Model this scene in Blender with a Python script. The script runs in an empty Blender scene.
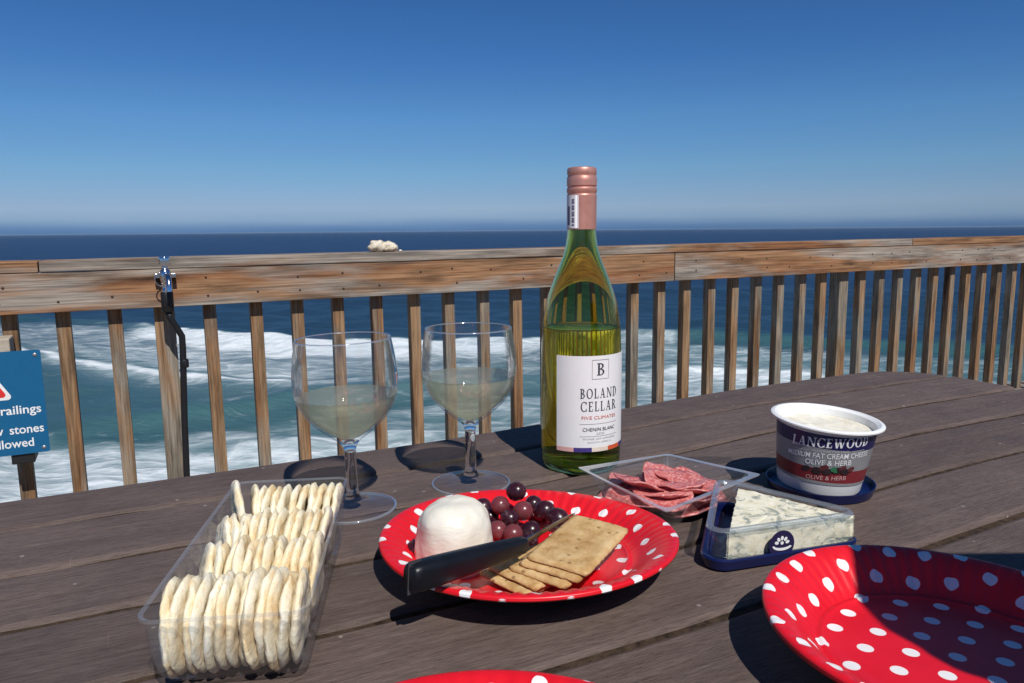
import bpy, math, random
import numpy as np
from mathutils import Vector, Matrix, noise as mnoise
from math import sin, cos, pi, radians, sqrt

scene = bpy.context.scene
COL = scene.collection
rnd = random.Random(7)

# ------------------------------------------------------------------ camera, sky, sun, exposure
TABLE = 0.74
cam_data = bpy.data.cameras.new("camera")
cam = bpy.data.objects.new("camera", cam_data)
COL.objects.link(cam)
scene.camera = cam
PITCH, ROLL, FPX = radians(8.43), radians(0.5), 750.0
fwd = Vector((0, cos(PITCH), -sin(PITCH)))
r0 = Vector((1, 0, 0))
u0 = r0.cross(fwd)
rt = r0 * cos(ROLL) - u0 * sin(ROLL)
up = u0 * cos(ROLL) + r0 * sin(ROLL)
m3 = Matrix((rt, up, -fwd)).transposed()
cam.matrix_world = Matrix.Translation((0, 0, TABLE + 0.239)) @ m3.to_4x4()
cam_data.sensor_width = 36.0
cam_data.lens = FPX * 36.0 / 1024.0
cam_data.clip_start = 0.02
cam_data.clip_end = 90000.0

SUN_EL, SUN_AZ = radians(50), radians(156.5)      # azimuth clockwise from +Y: behind the camera, to the right
world = bpy.data.worlds.new("World")
scene.world = world
world.use_nodes = True
wn = world.node_tree
wn.nodes.clear()
w_out = wn.nodes.new("ShaderNodeOutputWorld")
w_bg = wn.nodes.new("ShaderNodeBackground")
w_sky = wn.nodes.new("ShaderNodeTexSky")
w_sky.sky_type = 'NISHITA'
w_sky.sun_disc = False
w_sky.sun_elevation = SUN_EL
w_sky.sun_rotation = SUN_AZ
w_sky.altitude = 5000
w_sky.air_density = 1.0
w_sky.dust_density = 0.0
w_sky.ozone_density = 6.0
w_bg.inputs['Strength'].default_value = 0.07
# the day's own air: a deeper blue aloft and a dusky haze bank lying on the horizon
w_tc = wn.nodes.new("ShaderNodeTexCoord")
w_sep = wn.nodes.new("ShaderNodeSeparateXYZ")
w_map = wn.nodes.new("ShaderNodeMapRange")
w_map.inputs['From Min'].default_value = 0.0
w_map.inputs['From Max'].default_value = 0.30
w_nm = wn.nodes.new("ShaderNodeMapping")
w_nm.inputs['Scale'].default_value = (2.2, 2.2, 26.0)
w_nz = wn.nodes.new("ShaderNodeTexNoise")
w_nz.inputs['Scale'].default_value = 1.6
w_nz.inputs['Detail'].default_value = 5.0
w_wob = wn.nodes.new("ShaderNodeMath"); w_wob.operation = 'MULTIPLY_ADD'
w_wob.inputs[1].default_value = 0.012
w_ramp = wn.nodes.new("ShaderNodeValToRGB")
w_stops = [(0.0018, (0.20, 0.31, 0.55)), (0.007, (0.30, 0.40, 0.63)), (0.0161, (0.635, 0.66, 0.78)), (0.029, (0.93, 0.84, 0.86)), (0.0458, (1.0, 0.95, 0.92)),
           (0.0776, (1.02, 1.15, 1.06)), (0.1396, (0.95, 1.30, 1.32)), (0.2103, (0.72, 1.19, 1.43)), (0.2765, (0.65, 1.15, 1.44)), (0.30, (0.65, 1.15, 1.44))]
while len(w_ramp.color_ramp.elements) < len(w_stops): w_ramp.color_ramp.elements.new(0.5)
for w_e, (w_p, w_c) in zip(w_ramp.color_ramp.elements, w_stops):
    w_e.position = w_p / 0.30
    w_e.color = (w_c[0] / 1.5, w_c[1] / 1.5, w_c[2] / 1.5, 1)
w_gain = wn.nodes.new("ShaderNodeVectorMath"); w_gain.operation = 'SCALE'
w_gain.inputs['Scale'].default_value = 1.5
w_mul = wn.nodes.new("ShaderNodeVectorMath"); w_mul.operation = 'MULTIPLY'
wn.links.new(w_tc.outputs['Generated'], w_sep.inputs[0])
wn.links.new(w_tc.outputs['Generated'], w_nm.inputs['Vector'])
wn.links.new(w_nm.outputs[0], w_nz.inputs['Vector'])
wn.links.new(w_nz.outputs['Fac'], w_wob.inputs[0])
w_off = wn.nodes.new("ShaderNodeMath"); w_off.operation = 'SUBTRACT'
w_off.inputs[1].default_value = 0.006
wn.links.new(w_sep.outputs['Z'], w_off.inputs[0])
wn.links.new(w_off.outputs[0], w_wob.inputs[2])
wn.links.new(w_wob.outputs[0], w_map.inputs['Value'])
wn.links.new(w_map.outputs[0], w_ramp.inputs[0])
wn.links.new(w_ramp.outputs[0], w_gain.inputs[0])
wn.links.new(w_gain.outputs[0], w_mul.inputs[0])
wn.links.new(w_sky.outputs[0], w_mul.inputs[1])
wn.links.new(w_mul.outputs[0], w_bg.inputs[0])
wn.links.new(w_bg.outputs[0], w_out.inputs[0])

sun_data = bpy.data.lights.new("sun", 'SUN')
sun = bpy.data.objects.new("sun", sun_data)
COL.objects.link(sun)
sun_data.energy = 4.4
sun_data.angle = radians(0.53)
sun_data.color = (1.0, 0.965, 0.915)
to_sun = Vector((sin(SUN_AZ) * cos(SUN_EL), cos(SUN_AZ) * cos(SUN_EL), sin(SUN_EL)))
sun.rotation_euler = to_sun.to_track_quat('Z', 'Y').to_euler()
sun.location = to_sun * 30

scene.view_settings.view_transform = 'Standard'
scene.view_settings.look = 'None'
scene.view_settings.exposure = 0.0
scene.view_settings.gamma = 1.0
scene.view_settings.use_curve_mapping = False
scene.render.engine = 'CYCLES'
scene.cycles.use_denoising = True
scene.cycles.caustics_refractive = False
scene.cycles.caustics_reflective = False
scene.cycles.max_bounces = 20
scene.cycles.transmission_bounces = 18
scene.cycles.transparent_max_bounces = 24
scene.cycles.glossy_bounces = 6


# ------------------------------------------------------------------ mesh helpers
def empty(name, loc=(0, 0, 0), rot=(0, 0, 0)):
    o = bpy.data.objects.new(name, None)
    o.empty_display_size = 0.02
    o.location = loc
    o.rotation_euler = rot
    COL.objects.link(o)
    return o


def tag(o, label=None, cat=None, group=None, kind=None):
    if label: o["label"] = label
    if cat: o["category"] = cat
    if group: o["group"] = group
    if kind: o["kind"] = kind
    return o


def build(name, geo, mats, parent=None, smooth=False, loc=None, rot=None, bevel=0.0, auto=None, uv=None, seg=2):
    """geo: (verts, faces) or (verts, faces, material indices)"""
    me = bpy.data.meshes.new(name)
    me.from_pydata([tuple(v) for v in geo[0]], [], [tuple(f) for f in geo[1]])
    if not isinstance(mats, (list, tuple)):
        mats = [mats]
    for m in mats:
        me.materials.append(m)
    if len(geo) > 2 and geo[2] is not None:
        me.polygons.foreach_set("material_index", list(geo[2]))
    if uv is not None:
        lay = me.uv_layers.new(name="UVMap")
        for lp in me.loops:
            lay.data[lp.index].uv = uv[lp.vertex_index]
    if smooth:
        me.polygons.foreach_set("use_smooth", [True] * len(me.polygons))
        if auto is not None:
            me.set_sharp_from_angle(angle=radians(auto))
    me.update()
    o = bpy.data.objects.new(name, me)
    COL.objects.link(o)
    if parent is not None:
        o.parent = parent
    if loc is not None: o.location = loc
    if rot is not None: o.rotation_euler = rot
    if bevel > 0:
        b = o.modifiers.new("bevel", 'BEVEL')
        b.width = bevel
        b.segments = seg
        b.limit_method = 'ANGLE'
        b.angle_limit = radians(40)
    return o


def join(*geos):
    V, Fc, Mi = [], [], []
    for g in geos:
        k = len(V)
        V += [tuple(v) for v in g[0]]
        Fc += [tuple(i + k for i in f) for f in g[1]]
        Mi += list(g[2]) if len(g) > 2 and g[2] is not None else [0] * len(g[1])
    return V, Fc, Mi


def setmat(g, i):
    return g[0], g[1], [i] * len(g[1])


def xform(g, M):
    return ([tuple(M @ Vector(v)) for v in g[0]],) + tuple(g[1:])


def box(x0, x1, y0, y1, z0, z1):
    V = [(x0, y0, z0), (x1, y0, z0), (x1, y1, z0), (x0, y1, z0), (x0, y0, z1), (x1, y0, z1), (x1, y1, z1), (x0, y1, z1)]
    return V, [(3, 2, 1, 0), (4, 5, 6, 7), (0, 1, 5, 4), (1, 2, 6, 5), (2, 3, 7, 6), (3, 0, 4, 7)]


def lathe(prof, n=64, fn=None, close=False):
    """prof: [(r, z)]; r == 0 ends are closed with a fan; fn(r, z, a) -> (r, z) bends it"""
    V, Fc, rings = [], [], []
    for r, z in prof:
        if r <= 1e-9:
            rings.append([len(V)])
            V.append((0, 0, z))
        else:
            k = len(V)
            for i in range(n):
                a = 2 * pi * i / n
                rr, zz = fn(r, z, a) if fn else (r, z)
                V.append((rr * cos(a), rr * sin(a), zz))
            rings.append(list(range(k, k + n)))
    pairs = list(zip(rings[:-1], rings[1:]))
    if close:
        pairs.append((rings[-1], rings[0]))
    for A, B in pairs:
        if len(A) == 1 and len(B) == 1:
            continue
        for i in range(n):
            j = (i + 1) % n
            if len(A) == 1: Fc.append((A[0], B[j], B[i]))
            elif len(B) == 1: Fc.append((A[i], A[j], B[0]))
            else: Fc.append((A[i], A[j], B[j], B[i]))
    return V, Fc


def smooth_prof(pts, sub=4):
    """Catmull-Rom through (r, z)"""
    out = []
    P = [pts[0]] + list(pts) + [pts[-1]]
    for i in range(1, len(P) - 2):
        p0, p1, p2, p3 = P[i - 1], P[i], P[i + 1], P[i + 2]
        for k in range(sub):
            t = k / sub
            q = []
            for c in (0, 1):
                q.append(0.5 * ((2 * p1[c]) + (-p0[c] + p2[c]) * t + (2 * p0[c] - 5 * p1[c] + 4 * p2[c] - p3[c]) * t * t + (-p0[c] + 3 * p1[c] - 3 * p2[c] + p3[c]) * t ** 3))
            out.append((max(q[0], 0.0), q[1]))
    out.append(pts[-1])
    return out


def tube(path, rad, n=12, caps=True):
    """tube along a 3-D path, rad a number or list"""
    P = [Vector(p) for p in path]
    R = rad if isinstance(rad, (list, tuple)) else [rad] * len(P)
    V, Fc = [], []
    t0 = (P[1] - P[0]).normalized()
    ref = Vector((0, 0, 1)) if abs(t0.z) < 0.9 else Vector((1, 0, 0))
    nrm = (ref - t0 * ref.dot(t0)).normalized()
    for i, p in enumerate(P):
        t = (P[min(i + 1, len(P) - 1)] - P[max(i - 1, 0)]).normalized()
        nrm = (nrm - t * nrm.dot(t)).normalized()
        b = t.cross(nrm)
        for k in range(n):
            a = 2 * pi * k / n
            V.append(tuple(p + (nrm * cos(a) + b * sin(a)) * R[i]))
    for i in range(len(P) - 1):
        for k in range(n):
            j = (k + 1) % n
            Fc.append((i * n + k, i * n + j, (i + 1) * n + j, (i + 1) * n + k))
    if caps:
        Fc.append(tuple(range(n - 1, -1, -1)))
        Fc.append(tuple(range((len(P) - 1) * n, len(P) * n)))
    return V, Fc


def rounded(poly, r, n=6):
    """polygon [(x, y)] with rounded corners (r a number or list), counter-clockwise"""
    out = []
    m = len(poly)
    R = r if isinstance(r, (list, tuple)) else [r] * m
    for i in range(m):
        p = Vector(poly[i]); a = Vector(poly[i - 1]); b = Vector(poly[(i + 1) % m])
        da = (a - p).normalized(); db = (b - p).normalized()
        ang = da.angle(db)
        d = R[i] / math.tan(ang / 2)
        c = p + (da + db).normalized() * (R[i] / sin(ang / 2))
        s = p + da * d; e = p + db * d
        a0 = math.atan2(s.y - c.y, s.x - c.x); a1 = math.atan2(e.y - c.y, e.x - c.x)
        while a1 < a0: a1 += 2 * pi
        if a1 - a0 > pi: a1 -= 2 * pi
        for k in range(n + 1):
            t = a0 + (a1 - a0) * k / n
            out.append((c.x + R[i] * cos(t), c.y + R[i] * sin(t)))
    return out


def loft(loops, cap0=True, cap1=True, close=False):
    """loops of equal length [(x,y,z)] skinned in order"""
    V, Fc = [], []
    n = len(loops[0])
    for L in loops: V += [tuple(p) for p in L]
    m = len(loops)
    for i in range(m if close else m - 1):
        a = i * n; b = ((i + 1) % m) * n
        for k in range(n):
            j = (k + 1) % n
            Fc.append((a + k, a + j, b + j, b + k))
    if not close:
        if cap0: Fc.append(tuple(range(n - 1, -1, -1)))
        if cap1: Fc.append(tuple(range((m - 1) * n, m * n)))
    return V, Fc


def inset(poly, d):
    """move a convex counter-clockwise outline inwards by d"""
    out = []
    m = len(poly)
    for i in range(m):
        p = Vector(poly[i]); a = Vector(poly[i - 1]); b = Vector(poly[(i + 1) % m])
        e1 = (p - a); e2 = (b - p)
        if e1.length < 1e-9 or e2.length < 1e-9:
            out.append(tuple(p)); continue
        e1.normalize(); e2.normalize()
        n1 = Vector((-e1.y, e1.x)); n2 = Vector((-e2.y, e2.x))
        nn = (n1 + n2)
        nn.normalize()
        out.append(tuple(p + nn * (d / max(0.35, nn.dot(n1)))))
    return out


def z3(poly, z):
    return [(x, y, z) for x, y in poly]


def grid_disp(g, amp, freq, seed=0.0):
    """push vertices along a noise field"""
    out = []
    for v in g[0]:
        p = Vector(v) * freq + Vector((seed, seed * 1.7, -seed))
        d = mnoise.noise_vector(p)
        out.append((v[0] + d.x * amp, v[1] + d.y * amp, v[2] + d.z * amp))
    return (out,) + tuple(g[1:])


def subdivided(o, lv=2):
    s = o.modifiers.new("subsurf", 'SUBSURF')
    s.levels = lv
    s.render_levels = lv
    return o


# ------------------------------------------------------------------ lettering
def sans(body, height, bold=0.0, width=None):
    """flat lettering centred on x = 0, base line y = 0, cap height = height"""
    cu = bpy.data.curves.new("lettering", 'FONT')
    cu.body = body
    cu.size = 1.0
    cu.offset = bold
    cu.resolution_u = 3
    ob = bpy.data.objects.new("lettering", cu)
    COL.objects.link(ob)
    bpy.context.view_layer.update()
    me = bpy.data.meshes.new_from_object(ob.evaluated_get(bpy.context.evaluated_depsgraph_get()))
    V = [tuple(v.co) for v in me.vertices]
    Fc = [tuple(p.vertices) for p in me.polygons]
    bpy.data.objects.remove(ob)
    bpy.data.curves.remove(cu)
    bpy.data.meshes.remove(me)
    s = height / 0.73
    xs = [v[0] for v in V]
    cx = (min(xs) + max(xs)) / 2
    sx = s if width is None else width / (max(xs) - min(xs))
    return [((v[0] - cx) * sx, v[1] * s, 0) for v in V], Fc


def serif(body, height, width=None, track=0.12, bold=1.0):
    """high-contrast roman capitals drawn from strokes"""
    T, t, sh = 0.15 * bold, 0.06 * bold, 0.05 * bold
    V, Fc = [], []

    def quad(a, b, c, d):
        k = len(V)
        V.extend([a, b, c, d]); Fc.append((k, k + 1, k + 2, k + 3))

    def rect(x0, y0, x1, y1): quad((x0, y0), (x1, y0), (x1, y1), (x0, y1))

    def stem(x, w=T):
        rect(x, 0, x + w, 1)
        rect(x - .09, 0, x + w + .09, sh); rect(x - .09, 1 - sh, x + w + .09, 1)

    def diag(xa, ya, xb, yb, w): quad((xa, ya), (xa + w, ya), (xb + w, yb), (xb, yb))

    def ring(cx, cy, rx, ry, tx, ty, a0, a1, n=20):
        for i in range(n):
            p = radians(a0 + (a1 - a0) * i / n); q = radians(a0 + (a1 - a0) * (i + 1) / n)
            quad((cx + (rx - tx) * cos(p), cy + (ry - ty) * sin(p)), (cx + rx * cos(p), cy + ry * sin(p)),
                 (cx + rx * cos(q), cy + ry * sin(q)), (cx + (rx - tx) * cos(q), cy + (ry - ty) * sin(q)))

    x = 0.0
    for ch in body:
        k0 = len(V)
        if ch == ' ': x += 0.4; continue
        if ch == 'B':
            stem(.09); ring(.26, .76, .32, .24, T, t, -90, 90); ring(.26, .27, .38, .27, T, t, -90, 90); w = .68
        elif ch == 'O': ring(.44, .5, .44, .52, T, t, 0, 360, 32); w = .9
        elif ch == 'L': stem(.09); rect(.26, 0, .62, t); rect(.57, 0, .62, .28); w = .64
        elif ch == 'A':
            diag(.1, 0, .40, 1, t); diag(.62, 0, .36, 1, T); rect(.22, .3, .62, .3 + t); rect(0, 0, .26, sh); rect(.5, 0, .9, sh); w = .9
        elif ch == 'N':
            diag(.72, 0, .1, 1, T); rect(.12, 0, .12 + t, 1); rect(.8, 0, .8 + t, 1); rect(0, 0, .3, sh); rect(.66, 1 - sh, 1, 1); rect(0, 1 - sh, .2, 1); w = .98
        elif ch == 'D': stem(.09); ring(.26, .5, .52, .5, T, t, -90, 90, 24); w = .82
        elif ch == 'C': ring(.46, .5, .45, .52, T, t, 42, 318, 28); rect(.74, .70, .80, 1.0); rect(.74, 0, .80, .28); w = .84
        elif ch == 'E':
            stem(.09); rect(.26, 0, .62, t); rect(.26, 1 - t, .58, 1); rect(.26, .48, .5, .48 + t); rect(.57, 0, .62, .26); rect(.53, .76, .58, 1); w = .66
        elif ch == 'R':
            stem(.09); ring(.26, .74, .34, .26, T, t, -90, 90); diag(.6, 0, .32, .5, T); rect(.6, 0, .86, sh); w = .86
        elif ch == 'W':
            diag(.28, 0, .04, 1, T); diag(.38, 0, .58, 1, t); diag(.76, 0, .5, 1, T); diag(.86, 0, 1.1, 1, t); rect(0, 1 - sh, .3, 1); rect(.46, 1 - sh, .76, 1); rect(1.0, 1 - sh, 1.26, 1); w = 1.26
        for i in range(k0, len(V)): V[i] = (V[i][0] + x, V[i][1])
        x += w + track
    x -= track
    s = height
    sx = height if width is None else width / x
    return [((a - x / 2) * sx, b * s, 0) for a, b in V], Fc


def finer(g, step):
    """cut long faces of flat lettering along x so that they can bend"""
    import bmesh
    bm = bmesh.new()
    vs = [bm.verts.new(v) for v in g[0]]
    for f in g[1]:
        try: bm.faces.new([vs[i] for i in f])
        except ValueError: pass
    xs = [v[0] for v in g[0]]
    x = min(xs) + step
    while x < max(xs):
        geom = bm.verts[:] + bm.edges[:] + bm.faces[:]
        bmesh.ops.bisect_plane(bm, geom=geom, plane_co=(x, 0, 0), plane_no=(1, 0, 0))
        x += step
    bm.verts.index_update()
    out = [tuple(v.co) for v in bm.verts], [tuple(v.index for v in f.verts) for f in bm.faces]
    bm.free()
    return out


def wrap(g, rad, ang, z, lift=0.0002, step=0.003):
    """lay flat lettering on an upright cone: rad(z) its radius, ang the middle's heading (0 = towards -y)"""
    g = finer(g, step)
    V = []
    for x, y, _ in g[0]:
        r = rad(z + y)
        a = ang + x / r - pi / 2
        V.append(((r + lift) * cos(a), (r + lift) * sin(a), z + y))
    return (V,) + tuple(g[1:])


def flat_rect(w, h, x=0, y=0):
    n = 14
    V, Fc = [], []
    for i in range(n + 1):
        V += [(x - w / 2 + w * i / n, y, 0), (x - w / 2 + w * i / n, y + h, 0)]
    for i in range(n): Fc.append((2 * i, 2 * i + 2, 2 * i + 3, 2 * i + 1))
    return V, Fc


def frame_rect(w, h, t, x=0, y=0):
    return join(flat_rect(w, t, x, y), flat_rect(w, t, x, y + h - t), flat_rect(t, h - 2 * t, x - w / 2 + t / 2, y + t), flat_rect(t, h - 2 * t, x + w / 2 - t / 2, y + t))


# ------------------------------------------------------------------ material helpers
class NT:
    def __init__(self, name):
        self.m = bpy.data.materials.new(name)
        self.m.use_nodes = True
        self.t = self.m.node_tree
        self.b = self.t.nodes["Principled BSDF"]
        self.out = self.t.nodes["Material Output"]

    def n(self, kind, **kw):
        nd = self.t.nodes.new("ShaderNode" + kind)
        for k, v in kw.items():
            if k.startswith("i_"):
                nd.inputs[k[2:].replace("_", " ")].default_value = v
            else:
                setattr(nd, k, v)
        return nd

    def l(self, a, b): self.t.links.new(a, b)

    def coord(self, scale=(1, 1, 1), src='Object', rnd_off=True, loc=(0, 0, 0)):
        tc = self.n("TexCoord")
        mp = self.n("Mapping")
        mp.inputs['Scale'].default_value = scale
        mp.inputs['Location'].default_value = loc
        if rnd_off:
            oi = self.n("ObjectInfo")
            mu = self.n("VectorMath", operation='MULTIPLY_ADD')
            cb = self.n("CombineXYZ")
            mm = self.n("Math", operation='MULTIPLY'); mm.inputs[1].default_value = 37.0
            self.l(oi.outputs['Random'], mm.inputs[0])
            self.l(mm.outputs[0], cb.inputs[0]); self.l(mm.outputs[0], cb.inputs[1]); self.l(mm.outputs[0], cb.inputs[2])
            mu.inputs[1].default_value = (1, 1, 1)
            self.l(tc.outputs[src], mu.inputs[0]); self.l(cb.outputs[0], mu.inputs[2])
            self.l(mu.outputs[0], mp.inputs['Vector'])
        else:
            self.l(tc.outputs[src], mp.inputs['Vector'])
        return mp.outputs[0]

    def noise(self, vec, scale, detail=4, rough=0.55, dist=0.0):
        nd = self.n("TexNoise")
        nd.inputs['Scale'].default_value = scale
        nd.inputs['Detail'].default_value = detail
        nd.inputs['Roughness'].default_value = rough
        nd.inputs['Distortion'].default_value = dist
        if vec is not None: self.l(vec, nd.inputs['Vector'])
        return nd.outputs['Fac']

    def ramp(self, fac, stops, interp='LINEAR'):
        r = self.n("ValToRGB")
        r.color_ramp.interpolation = interp
        e = r.color_ramp.elements
        while len(e) < len(stops): e.new(0.5)
        for k, (p, c) in enumerate(stops):
            e[k].position = p
            e[k].color = (c[0], c[1], c[2], 1) if not isinstance(c, (int, float)) else (c, c, c, 1)
        self.l(fac, r.inputs[0])
        return r.outputs[0]

    def mix(self, fac, a, b, blend='MIX'):
        nd = self.n("Mix", data_type='RGBA', blend_type=blend)
        for s, v in ((nd.inputs[0], fac), (nd.inputs[6], a), (nd.inputs[7], b)):
            if isinstance(v, (int, float)): s.default_value = v
            elif isinstance(v, tuple): s.default_value = (v[0], v[1], v[2], 1)
            else: self.l(v, s)
        return nd.outputs[2]

    def math(self, op, a, b=None, c=None, clamp=False):
        nd = self.n("Math", operation=op, use_clamp=clamp)
        for k, v in enumerate((a, b, c)):
            if v is None: continue
            if isinstance(v, (int, float)): nd.inputs[k].default_value = v
            else: self.l(v, nd.inputs[k])
        return nd.outputs[0]

    def bump(self, h, strength=0.3, dist=0.001):
        nd = self.n("Bump")
        nd.inputs['Strength'].default_value = strength
        nd.inputs['Distance'].default_value = dist
        self.l(h, nd.inputs['Height'])
        self.l(nd.outputs[0], self.b.inputs['Normal'])
        return nd

    def set(self, **kw):
        for k, v in kw.items():
            s = self.b.inputs[k.replace("_", " ")]
            if isinstance(v, (int, float)): s.default_value = v
            elif isinstance(v, tuple): s.default_value = (v[0], v[1], v[2], 1) if len(v) == 3 and s.type == 'RGBA' else v
            else: self.l(v, s)
        return self


def plain(name, col, rough=0.5, spec=0.5, metal=0.0, vary=0.06, scale=60):
    k = NT(name)
    c = k.coord()
    f = k.noise(c, scale, 3)
    d = tuple(max(0, x * (1 - vary)) for x in col); e = tuple(min(1, x * (1 + vary)) for x in col)
    k.set(Base_Color=k.ramp(f, [(0.3, d), (0.7, e)]), Roughness=rough, Specular_IOR_Level=spec, Metallic=metal)
    return k.m


def clear_plastic(name, tint=(0.93, 0.95, 0.97), face=0.05, edge=0.75, rough=0.06, milk=0.04):
    """thin clear sheet: lets light straight through, with a sheen that grows at glancing angles"""
    k = NT(name)
    k.t.nodes.remove(k.b)
    tr = k.n("BsdfTransparent"); tr.inputs[0].default_value = (*tint, 1)
    gl = k.n("BsdfGlossy"); gl.inputs['Color'].default_value = (0.95, 0.97, 1, 1); gl.inputs['Roughness'].default_value = rough
    lw = k.n("LayerWeight"); lw.inputs[0].default_value = 0.5
    sch = k.math('POWER', lw.outputs['Facing'], 2.6)
    c = k.coord((1, 1, 1))
    nz = k.noise(c, 55, 2)
    bp = k.n("Bump"); bp.inputs['Strength'].default_value = 0.25; bp.inputs['Distance'].default_value = 0.001
    k.l(nz, bp.inputs['Height']); k.l(bp.outputs[0], gl.inputs['Normal'])
    fac = k.math('MULTIPLY_ADD', sch, edge, face, clamp=True)
    df = k.n("BsdfDiffuse"); df.inputs['Color'].default_value = (0.80, 0.82, 0.84, 1)
    ml = k.n("MixShader"); ml.inputs[0].default_value = milk
    k.l(tr.outputs[0], ml.inputs[1]); k.l(df.outputs[0], ml.inputs[2])
    mx = k.n("MixShader")
    k.l(fac, mx.inputs[0]); k.l(ml.outputs[0], mx.inputs[1]); k.l(gl.outputs[0], mx.inputs[2])
    k.l(mx.outputs[0], k.out.inputs[0])
    return k.m


def wood(name, light, warm, grey, dark, length='x', rough=0.75, grey_amt=0.5):
    k = NT(name)
    st = {'x': (1.2, 22, 22), 'z': (22, 22, 1.6)}[length]
    st2 = {'x': (4, 160, 160), 'z': (150, 150, 6)}[length]
    st3 = {'x': (0.7, 6, 6), 'z': (7, 7, 1.1)}[length]
    a = k.noise(k.coord(st), 1.0, 6, 0.62, 0.6)
    f = k.noise(k.coord(st2), 1.0, 3, 0.6)
    g = k.noise(k.coord(st3, loc=(3, 1, 7)), 1.6, 4, 0.6, 0.3)
    oi = k.n("ObjectInfo")
    base = k.ramp(a, [(0.28, dark), (0.42, warm), (0.56, light), (0.72, warm)])
    rndg = k.math('MULTIPLY_ADD', oi.outputs['Random'], 0.5, grey_amt - 0.25, clamp=True)
    gm = k.math('MULTIPLY_ADD', g, 7.5, -4.0)
    gm = k.math('ADD', gm, rndg, clamp=True)
    col = k.mix(gm, base, grey)
    fine = k.ramp(f, [(0.34, 0.42), (0.62, 1.15)])
    col = k.mix(0.85, col, fine, 'MULTIPLY')
    stain = k.noise(k.coord({'x': (2.0, 14, 14), 'z': (14, 14, 2.4)}[length], loc=(9, 4, 2)), 1.3, 5, 0.65)
    col = k.mix(0.8, col, k.ramp(stain, [(0.34, 0.45), (0.50, 1.0), (0.72, 1.2)]), 'MULTIPLY')
    knots = k.n("TexVoronoi", feature='F1'); knots.inputs['Scale'].default_value = 1.0
    k.l(k.coord({'x': (2.2, 9, 9), 'z': (9, 9, 2.4)}[length], loc=(5, 2, 3)), knots.inputs['Vector'])
    kn = k.ramp(knots.outputs['Distance'], [(0.05, 0.25), (0.17, 1.0)])
    col = k.mix(0.75, col, kn, 'MULTIPLY')
    h = k.math('ADD', f, k.math('MULTIPLY', a, 1.4))
    k.set(Base_Color=col, Roughness=rough, Specular_IOR_Level=0.25)
    k.bump(h, 0.55, 0.002)
    return k.m


MAT = {}
MAT['rail'] = wood("weathered_rail_wood", (0.35, 0.195, 0.100), (0.265, 0.118, 0.052), (0.335, 0.285, 0.235), (0.08, 0.034, 0.018), 'x', grey_amt=0.50)
MAT['post'] = wood("weathered_post_wood", (0.30, 0.19, 0.105), (0.25, 0.125, 0.056), (0.255, 0.215, 0.165), (0.08, 0.038, 0.020), 'z', grey_amt=0.55)
MAT['nail'] = plain("rusty_nail", (0.05, 0.03, 0.022), 0.7, 0.3)


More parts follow.
